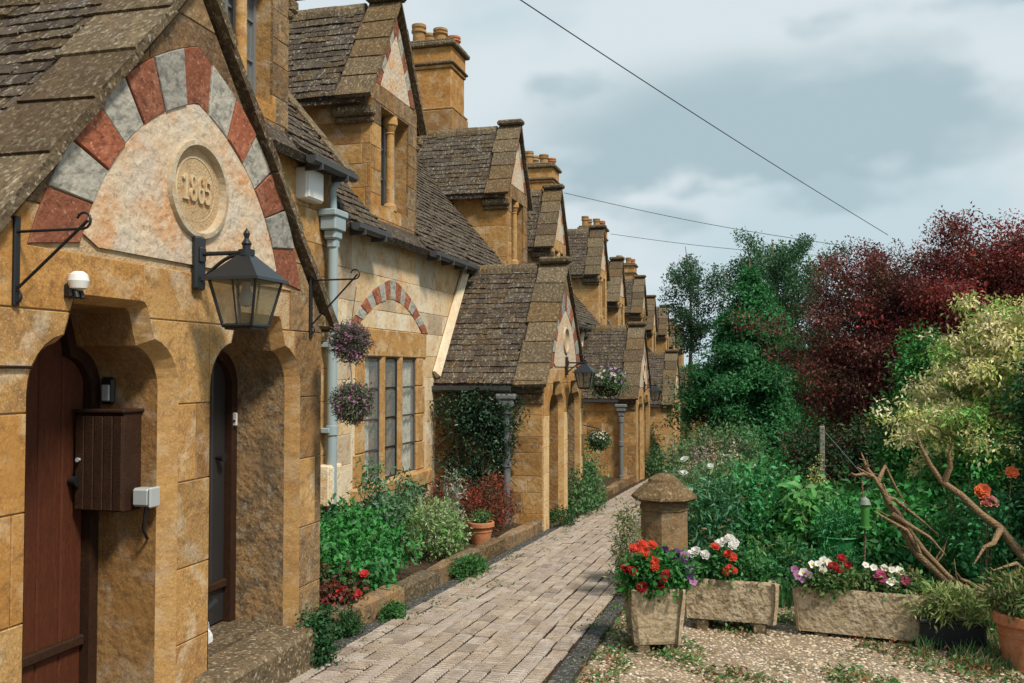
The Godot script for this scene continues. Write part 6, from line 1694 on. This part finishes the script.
func trees() -> void:
	var r := RandomNumberGenerator.new(); r.seed = 5
	var drop := cluster(30, 0.12, 0.045, 0.24, 301, 0.5)
	var broad := cluster(26, 0.11, 0.065, 0.25, 302)
	var cop := cluster(38, 0.064, 0.036, 0.22, 303)
	var crf := cluster(28, 0.045, 0.02, 0.11, 305, 0.6)
	var crm := cluster(22, 0.045, 0.024, 0.1, 304)
	tree("dark_tree", "dense dark green tree with drooping layered boughs beyond the border", V(-0.3, G(24), 24), 5.7, 0.16, func(q): return (0.85 + 0.8 * sin(clampf(q * 1.15, 0, 1) * PI * 0.75)) * (1.0 - pow(q, 2.6)) + 0.12, 62, 62, drop, M.leaf, [Color(0.018, 0.1, 0.036), Color(0.03, 0.14, 0.05), Color(0.045, 0.18, 0.065)], [0.5, 1.1], 0.55, 11, 0.13, Vector3.ZERO, 0.24)
	tree("loose_tree", "thin loose-crowned tree rising behind the far roofs", V(-2.55, G(35), 35), 8.2, 0.13, func(q): return 0.2 + 0.95 * sin(clampf((q - 0.45) / 0.55, 0, 1) * PI), 22, 34, broad, M.leaf, [Color(0.035, 0.085, 0.05), Color(0.05, 0.11, 0.06)], [0.6, 1.1], -0.2, 12, 0.5, Vector3.ZERO, 0.24)
	tree("airy_tree", "tall airy green tree whose top shows above the dark tree", V(0.75, G(34), 34), 8.1, 0.18, func(q): return 0.35 + 1.9 * sin(pow(clampf((q - 0.15) / 0.85, 0, 1), 1.3) * PI * 0.85), 40, 34, broad, M.leaf, [Color(0.035, 0.09, 0.05), Color(0.05, 0.12, 0.06)], [0.6, 1.1], -0.25, 13, 0.3, Vector3.ZERO, 0.2)
	var copper := [Color(0.085, 0.034, 0.032), Color(0.12, 0.04, 0.036), Color(0.065, 0.03, 0.028), Color(0.17, 0.042, 0.036), Color(0.08, 0.055, 0.035)]
	tree("copper_tree", "dark copper-leaved tree beside the dense green tree", V(2.2, G(17), 17), 4.35, 0.13, func(q): return 0.5 + 1.0 * sin(clampf(q * 0.82 + 0.08, 0, 1) * PI), 76, 72, cop, M.redleaf, copper, [0.45, 1.05], -0.35, 14, 0.06, Vector3.ZERO, 0.19, [], 0.95)
	tree("copper_tree", "brighter red copper-leaved tree behind the cream shrub", V(3.75, G(16), 16), 4.55, 0.14, func(q): return 0.5 + 1.1 * sin(clampf(q * 0.82 + 0.08, 0, 1) * PI), 80, 76, cop, M.redleaf, [Color(0.13, 0.03, 0.03), Color(0.22, 0.042, 0.038), Color(0.09, 0.026, 0.026), Color(0.1, 0.045, 0.03)], [0.45, 1.05], -0.3, 15, 0.06, Vector3.ZERO, 0.19, [], 0.9)
	tree("green_tree", "fresh green tree showing above the red copper tree", V(6.6, G(22), 22), 6.3, 0.16, func(q): return 0.6 + 1.3 * sin(clampf(q, 0, 1) * PI), 50, 34, broad, M.leaf, [Color(0.045, 0.15, 0.06), Color(0.06, 0.19, 0.07)], [0.6, 1.1], 0.0, 16, 0.2, Vector3.ZERO, 0.22)
	bush("light_green_shrub", "bright green shrub peeping between copper tree and cream shrub", "shrub", V(1.95, G(12.5), 12.6), [[Vector3(0, 1.1, 0), Vector3(0.5, 1.1, 0.5)], [Vector3(0.05, 2.2, 0), Vector3(0.3, 0.45, 0.3)]], 700, crm, M.leaf, [Color(0.04, 0.15, 0.04), Color(0.05, 0.2, 0.05)], [1.0, 1.6], 320, 0.2)
	tree("cream_shrub", "large cream-variegated shrub in front of the red copper tree", V(2.62, G(10.4), 10.4), 2.75, 0.07, func(q): return 0.6 + 0.5 * sin(clampf(q * 0.9 + 0.1, 0, 1) * PI), 84, 66, crf, M.creamleaf, [Color(0.76, 0.7, 0.4), Color(0.68, 0.64, 0.3), Color(0.8, 0.74, 0.52), Color(0.42, 0.5, 0.16)], [0.7, 1.4], 0.0, 17, 0.3, Vector3.ZERO, 0.15, [Color(0.1, 0.28, 0.06), Color(0.16, 0.34, 0.08), Color(0.34, 0.42, 0.14)])
	bush("green_underplanting", "green leafy shrub at the foot of the cream shrub", "shrub", V(2.45, G(9.9), 9.9), [[Vector3(0, 0.7, 0), Vector3(0.65, 0.65, 0.5)], [Vector3(0.3, 1.15, 0), Vector3(0.5, 0.35, 0.5)], [Vector3(-0.4, 0.95, 0.1), Vector3(0.4, 0.4, 0.4)]], 1500, crm, M.leaf, [Color(0.05, 0.24, 0.06), Color(0.08, 0.3, 0.07), Color(0.04, 0.16, 0.05)], [1.0, 1.6], 324, 0.3)
	bush("clipped_hedge", "dark green clipped hedge end at the garden's side", "hedge", V(2.35, G(7.9), 7.9), [[Vector3(0, 1.0, 0), Vector3(0.45, 1.05, 0.6)], [Vector3(0.05, 1.7, 0), Vector3(0.42, 0.4, 0.55)]], 1300, crm, M.leaf, [Color(0.012, 0.045, 0.018), Color(0.02, 0.07, 0.025), Color(0.03, 0.1, 0.035)], [0.9, 1.4], 326)
	bush("undergrowth_shrub", "dark shrub filling the gap below the copper tree", "shrub", V(1.3, G(15), 15), [[Vector3(0, 0.7, 0), Vector3(1.1, 0.8, 0.8)], [Vector3(0.8, 0.9, 0), Vector3(0.7, 0.8, 0.7)]], 900, cop, M.leaf, [Color(0.02, 0.06, 0.025), Color(0.05, 0.03, 0.02), Color(0.03, 0.08, 0.03)], [0.7, 1.1], 328, 0.1)
	# a far belt of trees closes the garden
	var far := [["distant pale green tree closing the view past the last cottage", -1.6, 58.0], ["distant green tree behind the airy tree", 2.2, 48.0], ["distant green tree seen low between the dark and copper trees", 4.6, 44.0]]
	for i in 3:
		var q = far[i]
		bush("far_tree", q[0], "tree", V(q[1], G(q[2]), q[2]), [[Vector3(0, 2.2, 0), Vector3(1.9, 2.2, 1.6)], [Vector3(0.6, 4.0, 0), Vector3(1.5, 1.5, 1.3)], [Vector3(-0.8, 3.3, 0), Vector3(1.2, 1.3, 1.2)]], 900, broad, M.leaf, [Color(0.04, 0.11, 0.055), Color(0.06, 0.15, 0.07)], [1.2, 1.8], 340 + i, 0.1, "trees beyond the garden")

func wires() -> void:
	var defs := [[V(-6.17, 7.45, 5.0), V(3.35, 5.19, 26.0), "long overhead wire crossing the sky from above the dormers"], [V(-5.6, 6.95, 27.0), V(2.48, 5.48, 30.0), "overhead wire running from the second chimney to the trees"], [V(-5.6, 7.0, 36.0), V(3.2, 5.6, 34.4), "thin overhead wire running from the third chimney to the trees"]]
	for q in defs:
		var mb := MB.new()
		var pts := []; var rad := []
		for i in 25:
			var t := i / 24.0
			pts.append(q[0].lerp(q[1], t) - Vector3.UP * 0.12 * sin(t * PI)); rad.append(0.009)
		mb.tube(pts, rad, 5)
		meta(put(mb, "overhead_wire", M.iron), q[2], "wire")

func rel(a: Array, o: Vector3) -> Array:
	var q := []
	for v in a: q.append(V(v[0], v[1], v[2]) - o)
	return q

func nearer(a: Array, by: float) -> Array:
	var q := []
	for v in a: q.append(v * Vector3(0.94, 0.97, 1.0) + Vector3(0, 0.02, by))
	return q
